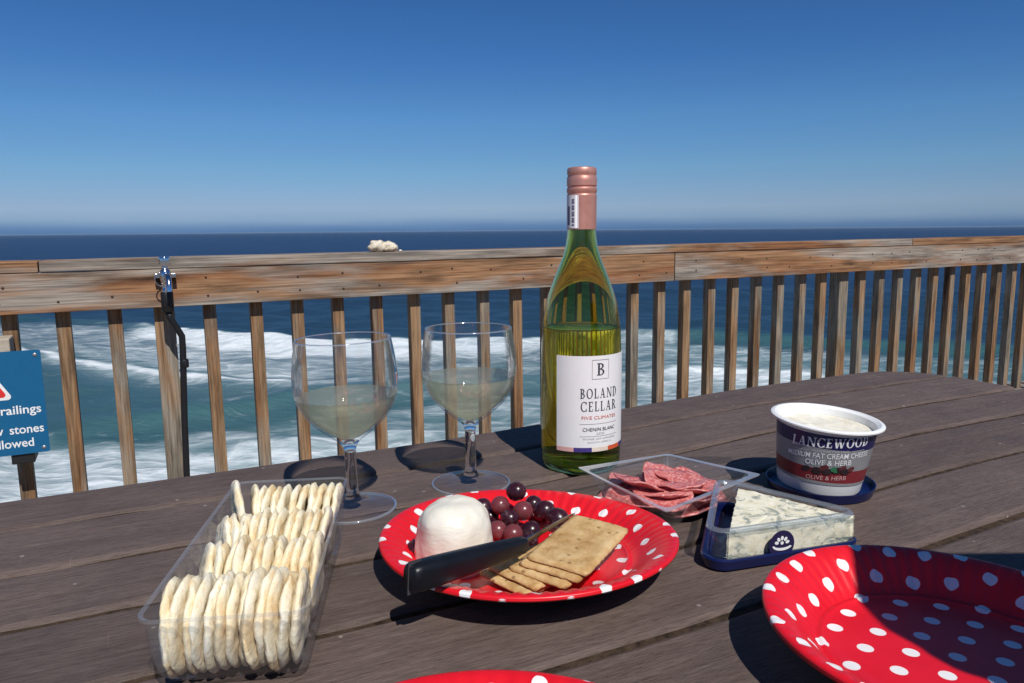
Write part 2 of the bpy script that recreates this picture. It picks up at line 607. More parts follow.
def table_material():
    k = NT("brown_composite_plank")
    f = k.noise(k.coord((5, 70, 70), rnd_off=False), 2.2, 6, 0.7)            # long grain
    g = k.noise(k.coord((9, 15, 15), rnd_off=False), 1.6, 6, 0.65)           # cloudy weathering
    h = k.noise(k.coord((60, 330, 330), rnd_off=False), 1.6, 4, 0.7)         # fine pores
    at = k.n("Attribute", attribute_name="tone")
    col = k.ramp(f, [(0.25, (0.082, 0.056, 0.046)), (0.5, (0.108, 0.077, 0.065)), (0.8, (0.138, 0.103, 0.088))])
    tone = k.math('MULTIPLY_ADD', at.outputs['Fac'], 0.30, 0.84)
    col = k.mix(1.0, col, tone, 'MULTIPLY')
    col = k.mix(0.85, col, k.ramp(g, [(0.3, 0.78), (0.5, 1.0), (0.7, 1.16)]), 'MULTIPLY')
    col = k.mix(0.70, col, k.ramp(h, [(0.30, 0.55), (0.48, 1.0), (0.7, 1.25)]), 'MULTIPLY')
    # pale scuffs along the grain
    v = k.noise(k.coord((9, 120, 120), rnd_off=False, loc=(2, 5, 0)), 3.0, 3, 0.6)
    sc = k.ramp(v, [(0.66, 0.0), (0.75, 1.0)])
    col = k.mix(k.math('MULTIPLY', sc, 0.30), col, (0.30, 0.26, 0.24))
    # odd scratches across it
    w = k.noise(k.coord((150, 6, 6), rnd_off=False, loc=(7, 1, 0)), 2.0, 2, 0.5)
    col = k.mix(k.math('MULTIPLY', k.ramp(w, [(0.74, 0.0), (0.79, 1.0)]), 0.25), col, (0.32, 0.28, 0.26))
    # crumbs / specks
    sp = k.n("TexVoronoi", feature='F1'); sp.inputs['Scale'].default_value = 34
    k.l(k.coord((1, 1, 1), rnd_off=False), sp.inputs['Vector'])
    spk = k.ramp(sp.outputs['Distance'], [(0.04, 1.0), (0.065, 0.0)])
    col = k.mix(k.math('MULTIPLY', spk, 0.5), col, (0.42, 0.38, 0.34))
    # damp stain behind the sliced meat
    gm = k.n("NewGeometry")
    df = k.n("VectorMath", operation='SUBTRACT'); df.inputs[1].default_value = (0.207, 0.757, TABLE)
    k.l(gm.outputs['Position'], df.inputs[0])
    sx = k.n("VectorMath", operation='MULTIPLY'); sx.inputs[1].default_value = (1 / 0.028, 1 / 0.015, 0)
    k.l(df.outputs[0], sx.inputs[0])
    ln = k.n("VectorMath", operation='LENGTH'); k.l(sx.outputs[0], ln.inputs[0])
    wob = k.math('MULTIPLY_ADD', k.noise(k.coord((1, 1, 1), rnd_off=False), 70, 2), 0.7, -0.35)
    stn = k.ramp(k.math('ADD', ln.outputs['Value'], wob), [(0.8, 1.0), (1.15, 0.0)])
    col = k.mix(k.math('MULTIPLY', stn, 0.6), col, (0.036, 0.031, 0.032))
    k.set(Base_Color=col, Roughness=k.math('MULTIPLY_ADD', g, 0.3, 0.48), Specular_IOR_Level=0.35)
    k.bump(k.math('ADD', k.math('ADD', f, k.math('MULTIPLY', g, 0.5)), k.math('MULTIPLY', h, 0.8)), 0.8, 0.0014)
    return k.m


MAT['table'] = table_material()
MAT['seam'] = plain("seam_dirt", (0.046, 0.030, 0.019), 0.9, 0.2, vary=0.6, scale=160)


def sea_material():
    k = NT("sea_water")
    fo = k.n("Attribute", attribute_name="foam").outputs['Fac']
    te = k.n("Attribute", attribute_name="shallow").outputs['Fac']
    pos = k.n("TexCoord").outputs['Object']

    def mp(s, loc=(0, 0, 0), rz=0.0):
        q = k.n("Mapping"); q.inputs['Scale'].default_value = s; q.inputs['Location'].default_value = loc; q.inputs['Rotation'].default_value = (0, 0, rz)
        k.l(pos, q.inputs['Vector']); return q.outputs[0]
    n1 = k.noise(mp((0.055, 0.19, 0.2), rz=0.25), 1.0, 8, 0.60, 0.9)
    n2 = k.noise(mp((0.32, 0.95, 0.9), (4, 2, 0), 0.25), 1.0, 6, 0.60, 0.7)
    vor = k.n("TexVoronoi", feature='DISTANCE_TO_EDGE'); vor.inputs['Scale'].default_value = 1.0
    wrp = k.n("VectorMath", operation='MULTIPLY_ADD'); wrp.inputs[1].default_value = (1.4, 1.4, 0)
    nc = k.n("TexNoise"); nc.inputs['Scale'].default_value = 0.25; nc.inputs['Detail'].default_value = 5
    k.l(pos, nc.inputs['Vector'])
    k.l(nc.outputs['Color'], wrp.inputs[0])
    k.l(mp((0.16, 0.34, 0.3), rz=0.25), wrp.inputs[2])
    k.l(wrp.outputs[0], vor.inputs['Vector'])
    lace = k.ramp(vor.outputs['Distance'], [(0.0, 1.0), (0.10, 0.45), (0.25, 0.0)])
    nn = k.math('ADD', k.math('MULTIPLY', n1, 0.62), k.math('MULTIPLY', n2, 0.22))
    nn = k.math('ADD', nn, k.math('MULTIPLY', lace, 0.13))
    s = k.math('ADD', nn, k.math('MULTIPLY', fo, 0.55))
    fm = k.ramp(s, [(0.62, 0.0), (0.76, 0.25), (0.88, 0.65), (1.04, 1.0)])
    deep = k.mix(k.math('MULTIPLY', n1, 1.0), (0.008, 0.022, 0.058), (0.014, 0.036, 0.088))
    teal = k.mix(n2, (0.026, 0.088, 0.100), (0.050, 0.140, 0.145))
    body = k.mix(te, deep, teal)
    milk = k.math('MULTIPLY', k.math('MULTIPLY_ADD', n1, 0.8, 0.35), k.math('MULTIPLY', fo, 0.95), clamp=True)
    body = k.mix(milk, body, (0.30, 0.42, 0.44))       # water clouded with bubbles
    foamcol = k.mix(n2, (0.46, 0.54, 0.58), (0.84, 0.86, 0.86))
    col = k.mix(fm, body, foamcol)
    k.set(Base_Color=col, IOR=1.33)
    k.set(Roughness=k.math('MULTIPLY_ADD', fm, 0.45, 0.38, clamp=True))
    k.set(Specular_IOR_Level=k.math('MULTIPLY_ADD', fm, -0.26, 0.34, clamp=True))
    h = k.math('ADD', k.noise(mp((0.25, 0.6, 0.4), rz=0.25), 1.0, 6, 0.6), k.math('MULTIPLY', fm, 0.5))
    k.bump(h, 0.55, 1.0)
    return k.m


MAT['sea'] = sea_material()

# ------------------------------------------------------------------ setting: sea, headland, deck
SEA = -20.0


def make_sea():
    az = np.concatenate([np.linspace(-100, -40, 50, endpoint=False), np.linspace(-40, 42, 560), np.linspace(42, 100, 50)[1:]])
    rr = np.concatenate([np.linspace(12, 44, 18, endpoint=False), 44 * (260 / 44) ** np.linspace(0, 1, 360, endpoint=False),
                         260 * (60000 / 260) ** np.linspace(0, 1, 110)])
    A, R = np.meshgrid(np.radians(az), rr)
    X = R * np.sin(A); Y = R * np.cos(A)
    rng = np.random.RandomState(3)

    def sm(x, a, b):
        t = np.clip((x - a) / (b - a), 0, 1)
        return t * t * (3 - 2 * t)

    def wob(x, seed, f=0.07, amp=1.0):
        q = np.random.RandomState(seed); o = np.zeros_like(x)
        for i in range(6):
            o += np.sin(x * f * (1.6 ** i) + q.rand() * 6.28) / (1.45 ** i)
        return o * amp / 2.2

    def line(pts):
        p = np.array(pts, float)
        return np.interp(X, p[:, 0], p[:, 1])

    def along(pts):
        p = np.array(pts, float)
        return np.interp(X, p[:, 0], p[:, 1])
    foam = np.zeros_like(X); teal = np.zeros_like(X); Z = np.zeros_like(X)
    # far swells
    for (d0, hgt, L, seed) in ((178, 0.9, 9, 1), (215, 0.9, 11, 2), (262, 0.8, 14, 3), (330, 0.7, 18, 4), (420, 0.6, 22, 5)):
        yc = d0 - 0.33 * X + wob(X, seed, 0.02, 5)
        D = yc - Y
        Z += hgt * (0.6 + 0.4 * wob(X, seed + 20, 0.03)) * np.exp(-(np.where(D > 0, D / (L * .55), D / L)) ** 2)
    # main breaker: white on the left and middle, an unbroken green face on the right
    W1 = line([(-260, 215), (-120, 186), (-90, 174), (-76, 163), (-58, 149), (-39, 138), (-17, 136), (5, 140), (25, 147), (36, 142), (58, 131), (80, 123), (110, 114), (200, 90)]) + wob(X, 6, 0.09, 0.9)
    D = W1 - Y
    Z += along([(-130, .3), (-90, .7), (-60, 1.5), (10, 1.3), (40, 1.7), (90, 1.5), (160, .8)]) * np.exp(-(np.where(D > 0, D / 5, D / 10)) ** 2)
    teal = np.maximum(teal, along([(-100, .5), (20, .55), (40, .85), (110, .8)]) * np.exp(-((D - 2.5) / 5.0) ** 2))
    brk = along([(-110, 0), (-86, .15), (-76, .9), (-20, 1), (8, .8), (18, .35), (30, .55), (34, .05), (60, 0)])
    foam = np.maximum(foam, brk * sm(D, -1.0, 1.2) * (1 - 0.40 * sm(D, 8, 15)) * np.exp(-np.clip(D - 10, 0, 99) / 30))
    # broken water between the breakers
    mid = along([(-140, .32), (-90, .42), (-60, .55), (-30, .52), (0, .36), (16, .28), (30, .2)])
    foam = np.maximum(foam, mid * sm(D, 4, 9) * (1 - sm(D, 38, 52)))
    # second line: thin crest
    W2 = line([(-200, 185), (-110, 148), (-80, 128), (-65, 118), (-52, 109), (-37, 102), (-29, 100), (-10, 104), (10, 112)]) + wob(X, 8, 0.11, 0.7)
    D2 = W2 - Y
    Z += along([(-120, .3), (-80, .8), (-30, .9), (-12, .5), (8, .1), (20, 0)]) * np.exp(-(np.where(D2 > 0, D2 / 3.0, D2 / 7)) ** 2)
    c2 = along([(-130, .5), (-85, .95), (-45, 1.0), (-28, .95), (-20, .3), (-10, .0)])
    foam *= 1 - 0.50 * sm(D2, -6, -1.5) * (1 - sm(D2, -1.4, -1.0)) * sm(X, -150, -60) * (1 - sm(X, -25, -10))
    foam = np.maximum(foam, c2 * np.exp(-((D2 - 0.4) / 1.8) ** 2))
    foam *= 1 - 0.48 * sm(D2, 1.5, 6) * along([(-150, .7), (-80, .9), (-20, 1), (0, .5), (12, 0)])
    teal = np.maximum(teal, 0.62 * sm(D2, -25, 0) * sm(X, -140, -60))
    # third: green face
    W3 = line([(-70, 74), (-50, 76), (-36, 83), (-26, 92), (-15, 97), (-2, 103), (14, 108), (30, 112)]) + wob(X, 9, 0.13, 0.6)
    D3 = W3 - Y
    Z += along([(-60, .2), (-40, 1.2), (-26, 1.6), (-10, 1.3), (6, .6), (20, .2)]) * np.exp(-(np.where(D3 > 0, D3 / 4, D3 / 7)) ** 2)
    teal = np.maximum(teal, along([(-60, .4), (-40, .9), (0, .85), (20, .6)]) * np.exp(-((D3 - 2) / 6) ** 2))
    teal = np.maximum(teal, 0.72 * sm(D3, -8, 4))
    foam = np.maximum(foam, along([(-70, .58), (-40, .50), (-20, .36), (6, .42), (16, .5)]) * sm(D3, 6, 12))
    # wash at the foot of the headland
    W4 = line([(-90, 84), (-66, 80), (-53, 77), (-45, 73), (-30, 71), (-21, 74), (-11, 76), (4, 82), (16, 88)]) + wob(X, 10, 0.2, 1.4)
    D4 = W4 - Y
    foam = np.maximum(foam, along([(-100, .6), (-60, .6), (-40, .70), (-25, .78), (-10, .72), (6, .5), (16, .55)]) * sm(D4, -2.5, 2.5))
    # right hand: broken water in front of the green face
    DR = W1 - Y
    fr = along([(10, 0), (20, .42), (34, .46), (50, .40), (62, .26), (80, .18), (110, .14), (150, .1)])
    foam = np.maximum(foam, fr * sm(DR, 5, 11) * (1 - 0.25 * sm(X, 70, 95)))
    W5 = line([(0, 106), (19, 109), (28, 111), (40, 106), (52, 99), (70, 92)]) + wob(X, 12, 0.2, 1.0)
    D5 = W5 - Y
    foam = np.maximum(foam, along([(8, 0), (17, .55), (28, .90), (42, .8), (52, .35), (60, .1), (80, .05)]) * sm(D5, -1.2, 1.5) * (1 - 0.5 * sm(D5, 6, 14)))
    Z += along([(8, 0), (18, .4), (30, .8), (46, .7), (70, .2)]) * np.exp(-(np.where(D5 > 0, D5 / 2.5, D5 / 5)) ** 2)
    teal = np.maximum(teal, 0.75 * sm(DR, 3, 12) * sm(X, 8, 30))
    teal = np.maximum(teal, 0.22 * (1 - sm(R, 150, 420)))
    # chop
    for i in range(26):
        a = rng.uniform(-1.0, 1.0) + 1.3
        lam = rng.uniform(5, 22)
        Z += 0.012 * lam * np.sin((X * np.cos(a) + Y * np.sin(a)) * 2 * pi / lam + rng.rand() * 6.28) * (1 - sm(R, 300, 900)) * 0.5
    for i in range(14):
        lam = rng.uniform(40, 130); a = 1.25 + rng.uniform(-.35, .35)
        Z += 0.0022 * lam * np.sin((X * np.cos(a) + Y * np.sin(a)) * 2 * pi / lam + rng.rand() * 6.28) * sm(R, 150, 260) * (1 - sm(R, 1500, 4000))
    Z += foam * 0.06 * np.sin(X * 1.3 + 2 * np.sin(Y * .7)) * np.sin(Y * 1.9 + np.sin(X * .9)) * (1 - sm(R, 200, 260))
    nr, na = X.shape
    co = np.stack([X, Y, Z + SEA], -1).reshape(-1, 3)
    idx = np.arange(nr * na).reshape(nr, na)
    q = np.stack([idx[:-1, :-1], idx[:-1, 1:], idx[1:, 1:], idx[1:, :-1]], -1).reshape(-1, 4)
    q = q[:, ::-1]
    me = bpy.data.meshes.new("sea")
    me.vertices.add(len(co)); me.vertices.foreach_set("co", co.ravel())
    me.loops.add(q.size); me.loops.foreach_set("vertex_index", q.ravel().astype(np.int32))
    me.polygons.add(len(q)); me.polygons.foreach_set("loop_start", np.arange(0, q.size, 4, dtype=np.int32))
    me.polygons.foreach_set("use_smooth", np.ones(len(q), bool))
    me.update(calc_edges=True)
    for nm, arr in (("foam", foam), ("shallow", teal)):
        at = me.attributes.new(nm, 'FLOAT', 'POINT')
        at.data.foreach_set("value", np.clip(arr, 0, 1).ravel().astype(np.float32))
    me.materials.append(MAT['sea'])
    o = bpy.data.objects.new("sea", me)
    COL.objects.link(o)
    tag(o, "deep blue ocean with white breaking surf and green wave faces", "sea", kind='structure')


make_sea()

RA = radians(26)                      # the railing's heading
RP0 = Vector((-1.457, 2.15, 0))       # first baluster, at the near face of the rail
RM = Matrix.Translation(RP0) @ Matrix.Rotation(RA, 4, 'Z')


def make_deck():
    k = NT("grey_deck_boards")
    c = k.coord((1, 1, 1), rnd_off=False)
    sp = k.n("SeparateXYZ"); k.l(c, sp.inputs[0])
    fr = k.math('FRACT', k.math('MULTIPLY', sp.outputs['Y'], 1 / 0.14))
    gap = k.ramp(fr, [(0.0, 0.0), (0.03, 1.0), (0.97, 1.0), (1.0, 0.0)])
    f = k.noise(k.coord((1.5, 40, 10), rnd_off=False), 1.0, 5)
    col = k.ramp(f, [(0.3, (0.16, 0.12, 0.09)), (0.7, (0.30, 0.25, 0.20))])
    k.set(Base_Color=k.mix(1.0, col, gap, 'MULTIPLY'), Roughness=0.8)
    g = box(-4, 9, -6, 0.22, -0.12, 0.0)
    o = build("deck", g, k.m, loc=RP0, rot=(0, 0, RA))
    tag(o, "weathered timber viewing deck under the table and railing", "deck", kind='structure')
    # headland under the deck
    k2 = NT("headland_rock")
    f = k2.noise(k2.coord((1, 1, 1), rnd_off=False), 0.5, 8, 0.65)
    k2.set(Base_Color=k2.ramp(f, [(0.3, (0.10, 0.08, 0.06)), (0.5, (0.22, 0.19, 0.14)), (0.7, (0.10, 0.13, 0.06))]), Roughness=0.9)
    k2.bump(f, 0.8, 0.3)
    V, Fc = [], []
    xs = np.linspace(-40, 45, 60)
    prof = [(-40, -0.6), (-6, -0.35), (-2, -0.35), (-0.3, -0.9), (0.2, -3.5), (1.0, -8), (2.5, -14), (5, -20), (8, -23)]
    for x in xs:
        for (y, z) in prof:
            d = mnoise.noise_vector(Vector((x * .2, y * .3, z * .2)))
            q = 0 if z > -0.8 else 1
            V.append((x + d.x * q, y + d.y * 0.8 * q - max(0, -q * 0), z + d.z * 1.2 * q))
    n = len(prof)
    for i in range(len(xs) - 1):
        for j in range(n - 1):
            a = i * n + j
            Fc.append((a, a + n, a + n + 1, a + 1))
    o = build("headland", (V, Fc), k2.m, smooth=True, loc=RP0, rot=(0, 0, RA))
    tag(o, "rocky headland falling to the sea below the deck", "headland", kind='structure')


make_deck()


def make_haze():
    m = bpy.data.materials.new("sea_haze")
    m.use_nodes = True
    nt = m.node_tree
    nt.nodes.clear()
    o_ = nt.nodes.new("ShaderNodeOutputMaterial")
    v = nt.nodes.new("ShaderNodeVolumePrincipled")
    v.inputs['Color'].default_value = (0.62, 0.78, 0.95, 1)
    v.inputs['Density'].default_value = HAZE
    v.inputs['Anisotropy'].default_value = 0.0
    nt.links.new(v.outputs[0], o_.inputs['Volume'])
    o = build("haze", box(-28000, 28000, -28000, 28000, SEA - 4.0, 2.6), m)
    tag(o, "thin blue sea haze over the water", "haze", kind='stuff')


HAZE = 1.7e-5
make_haze()


# ------------------------------------------------------------------ railing
def make_railing():
    t = empty("wooden_railing", RP0, (0, -0.0042, RA))
    tag(t, "weathered brown timber railing with square balusters along the deck edge", "railing")
    Z0, Z1, Z2 = 0.750, 0.868, 0.902

    def board(x0, x1, y0, y1, z0, z1, n=40, w=0.0016, seed=1):
        loops = []
        for i in range(n + 1):
            x = x0 + (x1 - x0) * i / n
            d = lambda s: mnoise.noise(Vector((x * 3.1, s, seed))) * w
            loops.append([(x, y0 + d(0), z0 + d(3)), (x, y1 + d(5), z0 + d(3)), (x, y1 + d(5), z1 + d(9)), (x, y0 + d(0), z1 + d(9))])
        g = loft(loops)
        return g[0], [f[::-1] for f in g[1]]
    for (x0, x1, sd) in ((-3.6, 2.396, 1), (2.40, 8.6, 5)):
        g = board(x0, x1, 0, 0.041, Z0, Z1, seed=sd)
        # dark nail heads, two per baluster
        heads = []
        for n in range(-25, 62):
            s = 0.139 * n
            if not (x0 + .03 < s < x1 - .03): continue
            for zz in (0.785 + rnd.uniform(-.006, .006), 0.832 + rnd.uniform(-.006, .006)):
                if rnd.random() < 0.3: continue
                h = lathe([(0.0, 0.0012), (0.0035, 0.001), (0.0042, -0.001)], 8)
                heads.append(setmat(xform(h, Matrix.Translation((s + rnd.uniform(-.012, .012), -0.0012, zz)) @ Matrix.Rotation(pi / 2, 4, 'X')), 1))
        build("face_board", join(g, *heads), [MAT['rail'], MAT['nail']], t, bevel=0.0025)
    for (x0, x1, sd) in ((-3.6, 0.0935, 3), (0.0965, 3.9, 4), (3.903, 8.6, 6)):
        build("cap_board", board(x0, x1, -0.0035, 0.142, Z1 + 0.0015, Z2, seed=sd), MAT['rail'], t, bevel=0.003)
    for n in range(-12, 56):
        s = 0.139 * n
        big = n in (3, 25, 47, -19)
        w = 0.030 if big else 0.0195
        jx = rnd.uniform(-.003, .003)
        ys = (0.0425, 0.0425 + (0.062 if big else 0.038))
        loops = []
        for z in np.linspace(0.0, 0.864, 14):
            e = mnoise.noise(Vector((n * 3.3, z * 2, 0))) * 0.0015
            loops.append([(s + jx - w + e, ys[0] + e * .5, z), (s + jx + w + e, ys[0] + e * .5, z), (s + jx + w + e, ys[1], z), (s + jx - w + e, ys[1], z)])
        build("post" if big else "baluster", loft(loops), MAT['post'], t, bevel=0.002)
    return t


railing = make_railing()


def rail_point(s, y, z):
    return RM @ Vector((s, y, z + 0.0042 * s))


# ------------------------------------------------------------------ warning sign on the railing
def make_sign():
    t = empty("warning_sign", rail_point(-0.11, 0.0, 0.35), (0, 0, RA + radians(1.0)))
    tag(t, "blue safety notice with white lettering hung on the railing's left end", "sign")
    blue = plain("sign_blue", (0.004, 0.105, 0.235), 0.45, 0.5, vary=0.04)
    white = plain("sign_white", (0.80, 0.80, 0.78), 0.5)
    red = plain("sign_red", (0.68, 0.03, 0.025), 0.5)
    steel = plain("sign_screw_steel", (0.42, 0.43, 0.44), 0.35, 0.5, 0.8)
    Lf, Rt, H = -0.28, 0.190, 0.302
    y = -0.060
    poly = rounded([(Lf, 0), (Rt, 0), (Rt, H), (Lf, H)], 0.006, 4)
    panel = loft([[(a, y, b) for a, b in poly], [(a, y + 0.003, b) for a, b in poly]])
    build("panel", panel, blue, t)
    fx = lambda g, x, z, d=0.0004: ([(v[0] + x, y - d, v[1] + z) for v in g[0]], g[1])
    right = lambda body, h, xr, z, w: fx(sans(body, h, 0.012, w), xr - w / 2, z)
    tx = [right("railings", 0.026, 0.178, 0.120, 0.098), right("the", 0.026, 0.064, 0.120, 0.042),
          right("stones", 0.026, 0.180, 0.062, 0.084), right("throw", 0.026, 0.081, 0.062, 0.076),
          right("allowed", 0.026, 0.152, 0.022, 0.100)]
    for g in (join(*tx[0:2]), join(*tx[2:4]), tx[4]): build("lettering", g, white, t)
    tri = lambda r: rounded([(r * cos(a), r * sin(a)) for a in (radians(210), radians(330), radians(90))], r * 0.10, 5)
    cx, cz = 0.034, 0.210
    ow = build("warning_triangle", ([(a + cx, y - 0.0004, b + cz) for a, b in tri(0.094)], [tuple(range(len(tri(0.094))))]), white, t)
    build("red_field", ([(a + cx, y - 0.0008, b + cz) for a, b in tri(0.078)], [tuple(range(len(tri(0.078))))]), red, ow)
    for (x, z) in ((Rt - 0.014, H - 0.014), (Rt - 0.014, 0.014), (Lf + 0.014, H - 0.014), (Lf + 0.014, 0.014)):
        build("screw", xform(lathe([(0.0, 0.003), (0.004, 0.0025), (0.006, 0.0005), (0.006, -0.001)], 14), Matrix.Translation((x, y, z)) @ Matrix.Rotation(pi / 2, 4, 'X')), steel, t, smooth=True)
    pale = plain("bracket_pale_wood", (0.42, 0.36, 0.28), 0.8, 0.2, vary=0.15)
    dark = plain("bracket_black", (0.012, 0.012, 0.012), 0.5)
    build("mounting_batten", box(0.030, 0.118, y + 0.004, 0.036, H - 0.02, H + 0.036), pale, t, bevel=0.003)
    build("clamp", box(0.092, 0.150, y + 0.006, 0.036, -0.030, 0.02), dark, t, bevel=0.003)


make_sign()


# ------------------------------------------------------------------ chrome tap on its pipe
def make_tap():
    t = empty("water_tap", rail_point(0.424, -0.045, 0.0), (0, 0, RA))
    tag(t, "chrome tap on a bent black standpipe against the timber railing", "tap")
    chrome = NT("chrome"); c = chrome.coord()
    chrome.set(Base_Color=(0.62, 0.64, 0.68), Metallic=1.0, Roughness=0.16)
    chrome.bump(chrome.noise(c, 90, 3), 0.12, 0.001)
    chrome = chrome.m
    black = plain("black_pipe_plastic", (0.012, 0.012, 0.014), 0.45, 0.4)
    build("handle", lathe(smooth_prof([(0.0, 0.908), (0.012, 0.9075), (0.0155, 0.903), (0.0155, 0.882), (0.0135, 0.879), (0.010, 0.878), (0.0, 0.878)], 3), 24,
                          fn=lambda r, z, a: (r * (1 + 0.05 * cos(8 * a) * (1 if r > .0145 else 0)), z)), chrome, t, smooth=True, auto=40)
    body = lathe(smooth_prof([(0.0, 0.880), (0.0085, 0.879), (0.009, 0.870), (0.014, 0.866), (0.017, 0.852), (0.016, 0.838), (0.0125, 0.828), (0.012, 0.812), (0.014, 0.808), (0.014, 0.798), (0.0, 0.797)], 3), 24)
    build("body", body, chrome, t, smooth=True, auto=50)
    build("spout", tube([(0.003, -0.008, 0.850), (0.006, -0.030, 0.846), (0.007, -0.048, 0.834), (0.007, -0.052, 0.815), (0.007, -0.052, 0.805)], [0.010, 0.0095, 0.009, 0.009, 0.010], 16), chrome, t, smooth=True, auto=60)
    lp = [(-0.010 - 0.020 * sin(a), 0.0, 0.838 + 0.020 * cos(a)) for a in np.linspace(0.1, pi * 1.05, 14)]
    build("hose_clip", tube(lp, 0.0018, 8), chrome, t, smooth=True)
    build("sleeve", lathe([(0.0, 0.800), (0.0165, 0.800), (0.018, 0.797), (0.018, 0.742), (0.015, 0.738), (0.0, 0.738)], 24), black, t, smooth=True, auto=40)
    build("pipe", tube([(0.000, 0.0, 0.742), (0.004, 0.0, 0.72), (0.022, 0.004, 0.685), (0.034, 0.008, 0.66), (0.034, 0.010, 0.62), (0.024, 0.012, 0.4), (0.018, 0.013, 0.2), (0.014, 0.013, 0.0)], 0.0098, 14), black, t, smooth=True)
    build("coupling", xform(lathe([(0.0115, 0), (0.013, 0.004), (0.013, 0.022), (0.0115, 0.026)], 16), Matrix.Translation((0.0355, 0.0105, 0.56))), black, t, smooth=True, auto=40)
    build("bracket", box(-0.03, 0.03, 0.012, 0.044, 0.842, 0.856), chrome, t, bevel=0.002)


make_tap()


# ------------------------------------------------------------------ pale stone on the cap rail
def make_stone():
    k = NT("pale_limestone")
    f = k.noise(k.coord(), 60, 6, 0.65)
    k.set(Base_Color=k.ramp(f, [(0.3, (0.42, 0.34, 0.24)), (0.55, (0.70, 0.62, 0.48)), (0.75, (0.80, 0.75, 0.64))]), Roughness=0.9)
    k.bump(f, 0.8, 0.004)

    def lump(rx, ry, rz, seed, n=20):
        V, Fc = lathe([(sin(a), -cos(a)) if 0 < a < pi else (0, -cos(a)) for a in np.linspace(0, pi, 13)], n)
        o = []
        for v in V:
            d = 1 + 0.42 * mnoise.noise(Vector(v) * 1.7 + Vector((seed, 0, 0))) + 0.14 * mnoise.noise(Vector(v) * 4.5 + Vector((seed, 3, 0)))
            o.append((v[0] * rx * d, v[1] * ry * d, max(-0.75, v[2] * d) * rz))
        return o, Fc
    g = join(xform(lump(0.030, 0.028, 0.024, 2.2), Matrix.Translation((-0.017, 0, 0.017))), xform(lump(0.030, 0.026, 0.020, 7.1), Matrix.Translation((0.023, 0.004, 0.014))))
    o = build("stone", g, k.m, smooth=True, loc=rail_point(1.135, 0.055, 0.904), rot=(0, 0, RA))
    tag(o, "cream double-lumped stone lying on top of the railing", "stone")
    o = build("pebble", lump(0.006, 0.006, 0.004, 4.4, 12), k.m, smooth=True, loc=rail_point(1.192, 0.02, 0.9055), rot=(0, 0, RA))
    tag(o, "tiny white pebble on the railing beside the larger cream stone", "pebble")


make_stone()


